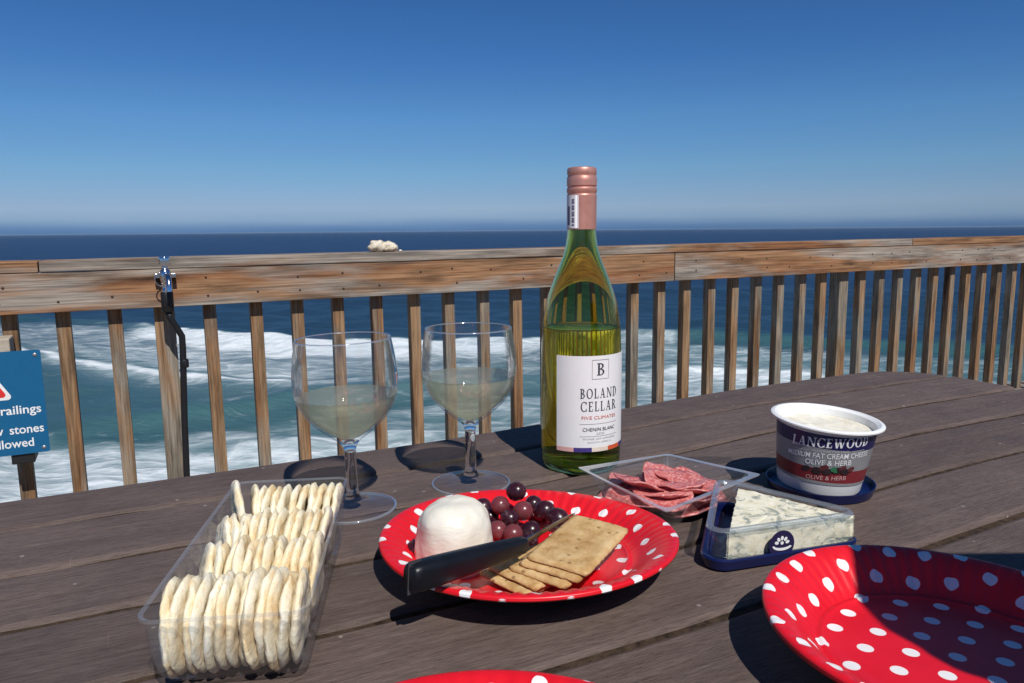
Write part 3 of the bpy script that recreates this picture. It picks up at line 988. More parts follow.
# ------------------------------------------------------------------ picnic table
def make_table():
    t = empty("picnic_table", (0, 0, 0), (0, 0, RA))
    tag(t, "large brown composite plank picnic table laid with the snacks", "table")
    edges = [0.794, 0.708, 0.609, 0.521, 0.430, 0.336, 0.240, 0.145, 0.050, -0.045, -0.140]
    uL = -0.95

    def s5(x): x = min(1, max(0, x)); return x * x * (3 - 2 * x)

    def u_end(v):
        e = 1.158
        if v > 0.700: e = 1.158 - 0.135 + 0.135 * sqrt(max(0, 1 - ((v - 0.700) / 0.0945) ** 2))
        if v < -0.05: e = 1.158 - 0.135 + 0.135 * sqrt(max(0, 1 - ((v + 0.05) / 0.0945) ** 2))
        return e
    V, Fc, tone = [], [], []
    for b in range(len(edges) - 1):
        v1, v0 = edges[b], edges[b + 1]
        g, c = 0.0026, 0.0045
        cs = [(v0 + g, -0.034), (v0 + g, -c), (v0 + g + c * .3, -c * .3), (v0 + g + c, 0.0)]
        for k in range(1, 8): cs.append((v0 + g + c + (v1 - v0 - 2 * g - 2 * c) * k / 8, 0.0))
        cs += [(v1 - g - c, 0.0), (v1 - g - c * .3, -c * .3), (v1 - g, -c), (v1 - g, -0.034)]
        n = len(cs); k0 = len(V); NS = 80
        for i in range(NS + 1):
            f = i / NS
            for (v, z) in cs:
                u = uL + (u_end(v) - uL) * f + (0.002 * (b % 3 - 1) * f)
                vv = v * (1 + 0.075 * s5((u - 0.22) / 0.62)) if v > 0 else v
                wv = mnoise.noise(Vector((u * 2.2, b * 7.7, 0))) * 0.0011
                V.append((u, vv + mnoise.noise(Vector((u * 3, b * 3.1 + (v > (v0 + v1) / 2) * 1.7, 4))) * 0.0007, TABLE + z + wv - (0.0006 if z == 0 and 0 else 0)))
        tn = rnd.random()
        for i in range(NS):
            for k in range(n):
                j = (k + 1) % n
                Fc.append((k0 + i * n + k, k0 + (i + 1) * n + k, k0 + (i + 1) * n + j, k0 + i * n + j)); tone.append(tn)
        Fc.append(tuple(k0 + k for k in range(n))); tone.append(tn)
        Fc.append(tuple(k0 + NS * n + k for k in range(n - 1, -1, -1))); tone.append(tn)
    o = build("tabletop", (V, Fc), MAT['table'], t)
    at = o.data.attributes.new("tone", 'FLOAT', 'FACE')
    at.data.foreach_set("value", tone)
    fill = []
    for e in edges[1:-1]:
        loops = []
        for i in range(61):
            u = uL + 0.01 + (1.14 - uL) * i / 60
            vv = e * (1 + 0.075 * s5((u - 0.22) / 0.62)) if e > 0 else e
            n1 = mnoise.noise(Vector((u * 40, e * 9, 0))) * 0.0012
            loops.append([(u, vv - .004, TABLE - .014), (u, vv + .004, TABLE - .014), (u, vv + .004, TABLE - .0030 + n1), (u, vv - .004, TABLE - .0030 + n1)])
        fill.append(loft(loops))
    build("joint_filler", join(*fill), MAT['seam'], t)
    for u in (-0.75, 0.95):
        build("cross_beam", box(u - 0.035, u + 0.035, -0.11, 0.76, TABLE - 0.105, TABLE - 0.037), MAT['table'], t, bevel=0.003)
        for v in (0.02, 0.62):
            lean = -0.10 if v < 0.3 else 0.10
            L = [[(u - .035, v - .045, TABLE - .107), (u + .035, v - .045, TABLE - .107), (u + .035, v + .045, TABLE - .107), (u - .035, v + .045, TABLE - .107)],
                 [(u - .035, v + lean - .045, 0), (u + .035, v + lean - .045, 0), (u + .035, v + lean + .045, 0), (u - .035, v + lean + .045, 0)]]
            build("leg", loft(L), MAT['table'], t, bevel=0.004)
    build("stretcher", box(-0.72, 0.92, 0.29, 0.36, 0.25, 0.34), MAT['table'], t, bevel=0.003)


make_table()


# ------------------------------------------------------------------ glass materials
def glass_mat(name, col, rough=0.0, ior=1.48):
    k = NT(name)
    f = k.noise(k.coord(), 30, 2)
    k.set(Base_Color=k.ramp(f, [(0.3, tuple(x * .985 for x in col)), (0.7, col)]), Roughness=rough, IOR=ior, Transmission_Weight=1.0)
    return k.m


MAT['clear_glass'] = glass_mat("clear_glass", (0.985, 0.99, 0.99))
MAT['green_glass'] = glass_mat("green_bottle_glass", (0.79, 0.77, 0.24))


def thin_glass(name, stops, edge_glass):
    k = NT(name)
    k.t.nodes.remove(k.b)
    tr = k.n("BsdfTransparent"); tr.inputs[0].default_value = (0.990, 0.995, 0.995, 1)
    if edge_glass:
        rf = k.n("BsdfGlass"); rf.inputs['Color'].default_value = (0.98, 0.985, 0.99, 1); rf.inputs['IOR'].default_value = 1.45
    else:
        rf = k.n("BsdfTransparent"); rf.inputs[0].default_value = (0.50, 0.57, 0.62, 1)      # a long path through the wall at its edges
    gl = k.n("BsdfGlossy"); gl.inputs['Roughness'].default_value = 0.03
    f = k.noise(k.coord(), 35, 2)
    bp = k.n("Bump"); bp.inputs['Strength'].default_value = 0.06; bp.inputs['Distance'].default_value = 0.001
    k.l(f, bp.inputs['Height']); k.l(bp.outputs[0], gl.inputs['Normal'])
    lw = k.n("LayerWeight"); lw.inputs[0].default_value = 0.5
    e = k.ramp(lw.outputs['Facing'], stops)
    m1 = k.n("MixShader"); k.l(e, m1.inputs[0]); k.l(tr.outputs[0], m1.inputs[1]); k.l(rf.outputs[0], m1.inputs[2])
    fr = k.math('MULTIPLY_ADD', k.math('POWER', lw.outputs['Facing'], 5.0), 0.60, 0.035, clamp=True)
    m2 = k.n("MixShader"); k.l(fr, m2.inputs[0]); k.l(m1.outputs[0], m2.inputs[1]); k.l(gl.outputs[0], m2.inputs[2])
    k.l(m2.outputs[0], k.out.inputs[0])
    return k.m


MAT['thin_glass'] = thin_glass("thin_blown_glass", [(0.40, 0.0), (0.66, 1.0), (1.0, 1.0)], True)
MAT['wet_glass'] = thin_glass("thin_glass_round_wine", [(0.74, 0.0), (0.88, 0.45), (0.97, 1.0)], False)
MAT['glass_edge'] = clear_plastic("brightened_glass_edge", (0.85, 0.89, 0.93), 0.25, 0.6, 0.08, 0.22)  # whitish diffuse mixed in to paint the light that glass rims catch


WINE_CLOUD = 0.46      # chilled and faintly cloudy


def wine_mat():
    k = NT("chilled_white_wine")
    k.t.nodes.remove(k.b)
    f = k.noise(k.coord(), 40, 2)
    tint = k.ramp(f, [(0.3, (0.965, 0.965, 0.82)), (0.7, (0.975, 0.975, 0.84))])
    tr = k.n("BsdfTransparent"); k.l(tint, tr.inputs[0])
    gl = k.n("BsdfGlass"); gl.inputs['IOR'].default_value = 1.33; gl.inputs['Roughness'].default_value = 0.03; k.l(tint, gl.inputs['Color'])
    df = k.n("BsdfTranslucent"); df.inputs['Color'].default_value = (1.0, 1.0, 0.76, 1)
    d2 = k.n("BsdfDiffuse"); d2.inputs['Color'].default_value = (1.0, 1.0, 0.76, 1)
    dm = k.n("MixShader"); dm.inputs[0].default_value = 0.3; k.l(df.outputs[0], dm.inputs[1]); k.l(d2.outputs[0], dm.inputs[2])
    a = k.n("MixShader"); a.inputs[0].default_value = 0.04; k.l(tr.outputs[0], a.inputs[1]); k.l(gl.outputs[0], a.inputs[2])
    b = k.n("MixShader"); b.inputs[0].default_value = WINE_CLOUD; k.l(a.outputs[0], b.inputs[1]); k.l(dm.outputs[0], b.inputs[2])
    k.l(b.outputs[0], k.out.inputs[0])
    return k.m


MAT['wine'] = wine_mat()


def wine_surface():
    k = NT("wine_surface")
    k.t.nodes.remove(k.b)
    tr = k.n("BsdfTransparent"); tr.inputs[0].default_value = (0.88, 0.89, 0.92, 1)  # bluish tint imitates sky reflection and refraction on the wine's top
    gl = k.n("BsdfGlossy"); gl.inputs['Roughness'].default_value = 0.03
    f = k.noise(k.coord(), 60, 2)
    bp = k.n("Bump"); bp.inputs['Strength'].default_value = 0.15; bp.inputs['Distance'].default_value = 0.002
    k.l(f, bp.inputs['Height']); k.l(bp.outputs[0], gl.inputs['Normal'])
    mx = k.n("MixShader"); mx.inputs[0].default_value = 0.10
    k.l(tr.outputs[0], mx.inputs[1]); k.l(gl.outputs[0], mx.inputs[2]); k.l(mx.outputs[0], k.out.inputs[0])
    return k.m


MAT['wine_surface'] = wine_surface()
MAT['bottle_wine'] = glass_mat("bottled_wine", (0.97, 0.90, 0.38), 0.0, 1.34)


# ------------------------------------------------------------------ wine bottle
def make_bottle():
    t = empty("wine_bottle", (0.0695, 0.7466, TABLE), (0, 0, -math.atan2(0.0695, 0.7466)))
    tag(t, "tall green white-wine bottle with white label and copper screw cap", "wine bottle")
    outer = [(0.0, 0.004), (0.020, 0.002), (0.034, 0.0), (0.0385, 0.003), (0.0402, 0.010), (0.0405, 0.03), (0.0405, 0.070), (0.0402, 0.112), (0.0394, 0.138), (0.0378, 0.152), (0.0346, 0.170),
             (0.0280, 0.1895), (0.0212, 0.206), (0.0165, 0.220), (0.0141, 0.236), (0.0137, 0.250), (0.0137, 0.292)]
    so = smooth_prof(outer, 4)
    inner = [(0.0115, 0.292), (0.0115, 0.250), (0.0118, 0.236), (0.0142, 0.220), (0.0188, 0.206), (0.0255, 0.1895), (0.0320, 0.170), (0.0352, 0.152), (0.0368, 0.138), (0.0376, 0.112), (0.0379, 0.070), (0.0379, 0.03), (0.0375, 0.012), (0.034, 0.0065), (0.020, 0.008), (0.0, 0.012)]
    si = smooth_prof(inner, 4)
    build("glass", lathe(so + si, 96), MAT['green_glass'], t, smooth=True)
    lv = 0.1435
    wp = [(r + 0.0002, z) for r, z in si if z <= lv - 0.002][::-1]
    wp[0] = (0.0, wp[0][1] - .0002)
    wp = [(r, z - 0.0002) for r, z in wp]
    rt_ = wp[-1][0]
    wp += [(rt_ - 0.0001, lv), (rt_ - 0.0015, lv - 0.0008), (rt_ - 0.004, lv - 0.0012), (0.0, lv - 0.0012)]
    build("wine", lathe(wp, 96), MAT['bottle_wine'], t, smooth=True, auto=60)
    # screw cap
    cop = NT("copper_foil"); c = cop.coord()
    f = cop.noise(c, 120, 3)
    cop.set(Base_Color=cop.ramp(f, [(0.3, (0.68, 0.30, 0.23)), (0.7, (0.75, 0.36, 0.28))]), Metallic=0.55, Roughness=0.40)
    cop = cop.m
    capp = [(0.0, 0.2990), (0.0118, 0.2990), (0.0138, 0.2982), (0.0144, 0.2965), (0.0144, 0.2925), (0.0138, 0.2915), (0.0138, 0.2905), (0.0146, 0.2890), (0.0147, 0.2858), (0.0147, 0.2815), (0.0139, 0.2806), (0.0139, 0.2796), (0.0147, 0.2785), (0.0147, 0.2752), (0.0140, 0.2742), (0.0140, 0.2732), (0.0147, 0.2722), (0.0147, 0.272), (0.01455, 0.268), (0.0143, 0.2395), (0.0139, 0.2392)]
    build("screw_cap", lathe(capp[::-1], 64), cop, t, smooth=True, auto=35)
    white = plain("label_paper", (0.80, 0.79, 0.78), 0.55, 0.4, vary=0.015)
    ink = plain("label_ink", (0.045, 0.045, 0.06), 0.6)
    redk = plain("label_red_ink", (0.62, 0.16, 0.12), 0.6)
    grey = plain("label_grey_ink", (0.45, 0.43, 0.43), 0.6)
    seal = wrap(flat_rect(0.0175, 0.0315), lambda z: 0.01455, radians(-46), 0.2405, 0.0002)
    sl = build("seal_sticker", seal, white, t, smooth=True)
    marks = [wrap(sans("WSB 20", 0.0030, 0.01, 0.022), lambda z: 0.01455, 0, 0, 0.0004)]
    bars = []
    for i in range(9):
        bars.append(wrap(flat_rect(0.0028, 0.0014 + 0.001 * (i % 2), 0.003, 0.0025 + i * 0.0030), lambda z: 0.01455, radians(-46), 0.2405, 0.0004))
    bars.append(wrap(flat_rect(0.004, 0.018, -0.003, 0.003), lambda z: 0.01455, radians(-46), 0.2405, 0.0004))
    build("printed_marks", join(*bars), plain("seal_ink", (0.15, 0.15, 0.22), 0.6), sl)
    # paper label
    Rb = lambda z: 0.0406
    A0 = radians(28)
    half = radians(63)
    n = 48
    V, Fc = [], []
    for i in range(n + 1):
        a = A0 - half + 2 * half * i / n - pi / 2
        for (r, z) in ((0.04065, 0.0248), (0.04065, 0.1195), (0.04085, 0.1195), (0.04085, 0.0248)):
            V.append((r * cos(a), r * sin(a), z))
    for i in range(n):
        for k in range(4):
            Fc.append((i * 4 + k, i * 4 + (k + 1) % 4, (i + 1) * 4 + (k + 1) % 4, (i + 1) * 4 + k))
    Fc += [(0, 1, 2, 3), (n * 4 + 3, n * 4 + 2, n * 4 + 1, n * 4)]
    Fc = [f[::-1] for f in Fc]
    lb = build("label", (V, Fc), white, t, smooth=True, auto=40)
    W = lambda g, z, l=0.0004, x=0: wrap(([(v[0] + x, v[1] * 0.95, 0) for v in g[0]], g[1]), lambda q: 0.04085, A0, 0.0130 + 0.946 * z, l)
    dark = [W(serif("BOLAND", 0.0100, 0.041, 0.20), 0.0690), W(serif("CELLAR", 0.0100, 0.040, 0.20), 0.0555),
            W(sans("CHENIN BLANC", 0.0038, 0.0, 0.036), 0.0345)]
    build("lettering", join(*dark), ink, lb)
    build("monogram", W(serif("B", 0.0125), 0.0925), ink, lb)
    build("monogram_frame", W(frame_rect(0.0185, 0.0200, 0.0005), 0.0887), grey, lb)
    build("red_lettering", W(sans("FIVE CLIMATES", 0.0036, 0.0, 0.038), 0.0470), redk, lb)
    fine = [W(flat_rect(0.042, 0.0004), 0.0420), W(flat_rect(0.042, 0.0004), 0.0290), W(sans("2020", 0.0024, 0.0, 0.009), 0.0307), W(sans("WINE OF ORIGIN", 0.0020, 0.0, 0.036), 0.0255), W(sans("SOUTH AFRICA", 0.0018, 0.0, 0.026), 0.0220)]
    build("fine_print", join(*fine), grey, lb)
    cols = [(0.72, 0.40, 0.36), (0.055, 0.035, 0.20), (0.75, 0.62, 0.52), (0.62, 0.09, 0.03), (0.05, 0.04, 0.16)]
    wtot = 0.04085 * 2 * half - 0.0006
    for i, cc in enumerate(cols):
        w = wtot / 5
        build("colour_band", W(flat_rect(w, 0.0045), 0.0127, 0.0003, -wtot / 2 + w * (i + .5)), plain("label_band", cc, 0.55), lb)


make_bottle()


# ------------------------------------------------------------------ wine glasses
def make_glass(loc, level, label, tilt):
    t = empty("wine_glass", loc, tilt)
    tag(t, label, "wine glass", "pair of wine glasses by the table's far edge")
    bowl = [(0.0052, 0.0535), (0.0085, 0.0602), (0.0170, 0.0672), (0.0268, 0.0755), (0.0350, 0.0845), (0.0412, 0.0955), (0.0438, 0.1070), (0.0441, 0.1190), (0.0428, 0.1330), (0.0409, 0.1450), (0.0400, 0.1500)]
    foot = [(0.0, 0.0008), (0.020, 0.0004), (0.0355, 0.0), (0.0371, 0.0010), (0.0366, 0.0021), (0.0300, 0.0030), (0.0180, 0.0046), (0.0095, 0.0072), (0.0064, 0.0110), (0.0052, 0.0200), (0.0050, 0.0350), (0.0051, 0.0480)]
    out = smooth_prof(foot + bowl, 5)
    inn = [(0.0391, 0.1498), (0.0399, 0.1450), (0.0417, 0.1330), (0.0429, 0.1190), (0.0426, 0.1070), (0.0399, 0.0955), (0.0336, 0.0850), (0.0252, 0.0765), (0.0155, 0.0690), (0.0070, 0.0640), (0.0, 0.0625)]
    si = smooth_prof(inn, 5)
    g = lathe(out + [(0.0397, 0.1507)] + si, 96)
    mi = []
    for f in g[1]:
        z = sum(g[0][i][2] for i in f) / len(f)
        rr_ = max(math.hypot(g[0][i][0], g[0][i][1]) for i in f)
        mi.append(0 if 0.0085 < z < 0.0600 else 2 if (z > 0.1496 or (z < 0.01 and rr_ > 0.0364)) else 1 if z > level + 0.001 else 3)
    build("glass", (g[0], g[1], mi), [MAT['clear_glass'], MAT['thin_glass'], MAT['glass_edge'], MAT['wet_glass']], t, smooth=True)
    wp = [(max(0, r - 0.0002), z + 0.0002) for r, z in si if z <= level - 0.0015][::-1]
    rr = wp[-1][0]
    # meniscus
    up_r = float(np.interp(level, [z for r, z in si][::-1], [r for r, z in si][::-1]))
    wp += [(up_r - 0.0002, level + 0.0003), (up_r - 0.0012, level - 0.0006), (up_r - 0.004, level - 0.0011), (0.0, level - 0.0011)]
    g = lathe(wp, 96)
    mi = [1 if min(g[0][i][2] for i in f) > level - 0.0012 else 0 for f in g[1]]
    build("wine", (g[0], g[1], mi), [MAT['wine'], MAT['wine_surface']], t, smooth=True, auto=70)
    return t


make_glass((-0.1395, 0.6262, TABLE), 0.1015, "wine glass nearer the tray of rice crackers, half filled with white wine", (0, radians(-1.2), 0))
make_glass((-0.0403, 0.6885, TABLE), 0.1052, "wine glass nearer the green bottle, filled slightly higher with white wine", (0, 0, 0))


# ------------------------------------------------------------------ polka dot plates
def plate_material(S, rad):
    k = NT("red_polka_dot_paper")
    tc = k.n("TexCoord")
    oi = k.n("ObjectInfo")
    ds = []
    for off in (0.0, 0.5):
        mu = k.n("VectorMath", operation='MULTIPLY_ADD')
        mu.inputs[1].default_value = (1 / S, 1 / (S * 1.732), 0)
        mu.inputs[2].default_value = (off + 50, off + 50, 0)
        k.l(tc.outputs['UV'], mu.inputs[0])
        fr = k.n("VectorMath", operation='FRACTION'); k.l(mu.outputs[0], fr.inputs[0])
        sb = k.n("VectorMath", operation='MULTIPLY_ADD'); sb.inputs[1].default_value = (S, S * 1.732, 0); sb.inputs[2].default_value = (-S / 2, -S * 1.732 / 2, 0)
        k.l(fr.outputs[0], sb.inputs[0])
        ln = k.n("VectorMath", operation='LENGTH'); k.l(sb.outputs[0], ln.inputs[0])
        ds.append(ln.outputs['Value'])
    d = k.math('MINIMUM', ds[0], ds[1])
    dot = k.ramp(k.math('MULTIPLY', d, 100), [(rad * 100 - 0.015, 1.0), (rad * 100 + 0.015, 0.0)])
    f = k.noise(k.coord((1, 1, 1)), 40, 3)
    red = k.ramp(f, [(0.3, (0.66, 0.006, 0.014)), (0.7, (0.74, 0.010, 0.020))])
    k.set(Base_Color=k.mix(dot, red, (0.82, 0.80, 0.79)), Roughness=0.38, Specular_IOR_Level=0.45)
    k.set(Coat_Weight=0.10, Coat_Roughness=0.2)
    k.bump(k.noise(k.coord(), 25, 2), 0.08, 0.002)
    return k.m


MAT['plate'] = plate_material(0.0255, 0.0041)
MAT['plate_dense'] = plate_material(0.0230, 0.0043)
MAT['plate_back'] = plain("white_paper_underside", (0.72, 0.70, 0.69), 0.8, 0.2)


def make_plate(loc, R, H, tilt, spin, label, warp=0.0015, fl=1.0, mat='plate'):
    N = 288
    # profile: floor, crease, fluted wall, rolled rim
    prof = [(0.0, 0.0012), (0.30, 0.0012), (0.55, 0.0012), (0.655, 0.0012), (0.667, 0.0024), (0.682, 0.0032), (0.696, 0.0022), (0.708, 0.06), (0.76, 0.30), (0.82, 0.58), (0.87, 0.78), (0.915, 0.91), (0.955, 0.98), (0.982, 1.0), (0.996, 0.985), (1.004, 0.93), (1.0, 0.86)]
    P = [(r * R, (z * H + 0.001) if r > 0.70 else z) for r, z in prof]
    arc = [0.0]
    for a, b in zip(P[:-1], P[1:]): arc.append(arc[-1] + math.hypot(a[0] - b[0], a[1] - b[1]))
    V, UV, Fc, Mi = [], [], [], []

    def ringset(off):
        rows = []
        for (r, z), L in zip(P, arc):
            f = r / R
            k = len(V)
            if r == 0:
                V.append((0, 0, z + off)); UV.append((0, 0)); rows.append([k]); continue
            for i in range(N):
                a = 2 * pi * i / N
                amp = fl * 0.00055 * max(0, min(1, (f - 0.69) / 0.05)) * max(0, min(1, (0.985 - f) / 0.03))
                zz = z + amp * cos(72 * a) + off + warp * max(0, f - .6) / .4 * cos(2 * a + 0.6 + spin)
                V.append((r * cos(a), r * sin(a), zz))
                u, v = L * cos(a), L * sin(a)
                UV.append((u * cos(spin) - v * sin(spin), u * sin(spin) + v * cos(spin)))
            rows.append(list(range(k, k + N)))
        return rows
    top = ringset(0.0)
    bot = ringset(-0.0009)

    def skin(rows, flip, mi):
        for q, (A, B) in enumerate(zip(rows[:-1], rows[1:])):
            for i in range(N):
                j = (i + 1) % N
                f = (A[0], B[i], B[j]) if len(A) == 1 else (A[i], B[i], B[j], A[j])
                Fc.append(f[::-1] if flip else f); Mi.append(mi if q < len(rows) - 7 else 0)
    skin(top, False, 0)
    skin(bot, True, 1)
    for i in range(N):
        j = (i + 1) % N
        Fc.append((top[-1][i], bot[-1][i], bot[-1][j], top[-1][j])); Mi.append(0)
    o = build("paper_plate", (V, Fc, Mi), [MAT[mat], MAT['plate_back']], smooth=True, loc=loc, rot=tilt, uv=UV)
    tag(o, label, "plate", "red polka dot paper plates")
    return o


make_plate((0.0105, 0.5155, TABLE + 0.0050), 0.1062, 0.0175, (radians(-2.6), radians(0.3), 0), 0.5, "red polka dot paper plate holding white cheese, grapes, biscuits and a knife")
make_plate((0.2370, 0.3720, TABLE + 0.0098), 0.1000, 0.0215, (radians(-1.0), radians(0.5), 0), 1.25, "empty red polka dot paper plate at the right, half in shadow", mat='plate_dense')
make_plate((-0.0090, 0.2225, TABLE + 0.0042), 0.1180, 0.0200, (0, 0, 0), 1.95, "red polka dot paper plate of which only the far rim shows in front")


# ------------------------------------------------------------------ cheese dome
def make_dome():
    k = NT("fresh_white_cheese")
    f = k.noise(k.coord(), 45, 4)
    k.set(Base_Color=k.ramp(f, [(0.3, (0.74, 0.69, 0.57)), (0.7, (0.81, 0.77, 0.67))]), Roughness=0.38, Specular_IOR_Level=0.5,
          Subsurface_Weight=0.25, Subsurface_Radius=(0.006, 0.004, 0.002), Subsurface_Scale=1.0)
    k.bump(k.math('ADD', f, k.math('MULTIPLY', k.noise(k.coord((1, 1, 3)), 110, 4), 0.5)), 0.55, 0.0016)
    prof = smooth_prof([(0.0, 0.0), (0.024, 0.0), (0.0270, 0.0015), (0.0276, 0.008), (0.0272, 0.018), (0.0265, 0.026), (0.0245, 0.0355), (0.0193, 0.0428), (0.0108, 0.0468), (0.0, 0.0476)], 4)
    g = lathe(prof, 64, fn=lambda r, z, a: (r * (1 + 0.018 * sin(3 * a + z * 60) + 0.006 * abs(sin(5.5 * a + 0.8)) ** 6 * (z < .036) + 0.012 * sin(7 * a + 1)), z + 0.0012 * sin(2 * a) * (z > .03) * min(1, r / 0.018)))
    g = grid_disp(grid_disp(g, 0.0013, 38, 3), 0.0007, 140, 8)
    o = build("fresh_cheese", g, k.m, smooth=True, loc=(-0.0410, 0.5010, TABLE + 0.0052), rot=(radians(-1.5), radians(-1.5), 0.4))
    tag(o, "smooth white dome of fresh cheese on the laden plate's left side", "cheese")


make_dome()


# ------------------------------------------------------------------ grapes
def make_grapes():
    def grape_mat(name, a, b):
        k = NT(name)
        f = k.noise(k.coord(), 180, 5, 0.6)
        g = k.noise(k.coord(), 40, 2)
        col = k.mix(g, a, b)
        col = k.mix(k.ramp(f, [(0.55, 0.0), (0.8, 0.30)]), col, (0.42, 0.30, 0.32))
        k.set(Base_Color=col, Roughness=k.math('MULTIPLY_ADD', f, 0.25, 0.16), Specular_IOR_Level=0.5, Subsurface_Weight=0.15, Subsurface_Radius=(0.004, 0.001, 0.001), Subsurface_Scale=1.0)
        return k.m
    dark = grape_mat("dark_grape_skin", (0.020, 0.005, 0.010), (0.05, 0.010, 0.018))
    red = grape_mat("red_grape_skin", (0.115, 0.022, 0.028), (0.19, 0.045, 0.050))
    stalk = plain("grape_scar", (0.16, 0.10, 0.05), 0.8)
    data = [
        ((0.0022, 0.5784, .0315), .0072, 1.10, 'd', "nearly black grape, highest of the pile on the laden plate"),
        ((-0.0105, 0.5690, .0235), .0069, 1.0, 'r', "dusty red grape just left of and below the topmost dark grape"),
        ((-0.0250, 0.5880, .0150), .0069, 1.05, 'd', "dark grape half hidden behind the white cheese's upper right edge"),
        ((-0.0190, 0.5740, .0120), .0068, 1.0, 'd', "dark grape pressed against the white cheese's right flank, deep in shade"),
        ((0.0075, 0.5640, .0205), .0072, 1.05, 'r', "plump red grape directly below the topmost dark grape"),
        ((-0.0030, 0.5550, .0180), .0067, 1.05, 'd', "small dark grape in the middle of the pile, left of the plump red one"),
        ((0.0165, 0.5930, .0150), .0069, 1.0, 'd', "dark grape at the pile's back, behind the two big right hand ones"),
        ((0.0245, 0.5790, .0145), .0078, 1.15, 'd', "large oval dark grape just left of the rightmost grape"),
        ((0.0345, 0.5640, .0140), .0080, 1.15, 'd', "rightmost grape, large, oval and glossy dark, above the knife blade"),
        ((-0.0125, 0.5470, .0118), .0070, 1.05, 'r', "brownish red grape at the lower left of the pile beside the cheese"),
        ((-0.0005, 0.5400, .0116), .0072, 1.0, 'r', "bright red grape in front, touching the knife handle's far end"),
        ((0.0135, 0.5460, .0116), .0072, 1.0, 'd', "dark wine-red grape in front, just above the knife blade"),
        ((0.0115, 0.5280, .0112), .0062, 1.0, 'd', "small dark grape peeping out beneath the knife blade"),
        ((-0.0708, 0.5100, .0140), .0060, 1.0, 'd', "lone dark grape peeping out left of the white cheese"),
    ]
    for (p, r, el, c, lab) in data:
        n = 28
        r *= 1.07
        prof = [(r * sin(a) * (1 - 0.03 * cos(a)), -r * el * cos(a)) if 0 < a < pi - 1e-6 else (0.0, -r * el * cos(a)) for a in np.linspace(0, pi, 20)]
        prof[-1] = (0.0, r * el * 0.93)
        g = lathe(prof, n)
        o = build("grape", g, dark if c == 'd' else red, smooth=True, loc=(p[0], p[1], TABLE + p[2]),
                  rot=(rnd.uniform(0.9, 1.8), rnd.uniform(-.5, .5), rnd.uniform(0.3, 2.6)))
        tag(o, lab, "grape", "grapes piled on the laden plate")
        build("stem_scar", lathe([(0.0, r * el * 0.95), (0.0009, r * el * 0.955), (0.0013, r * el * 0.93)], 10), stalk, o, smooth=True)


make_grapes()


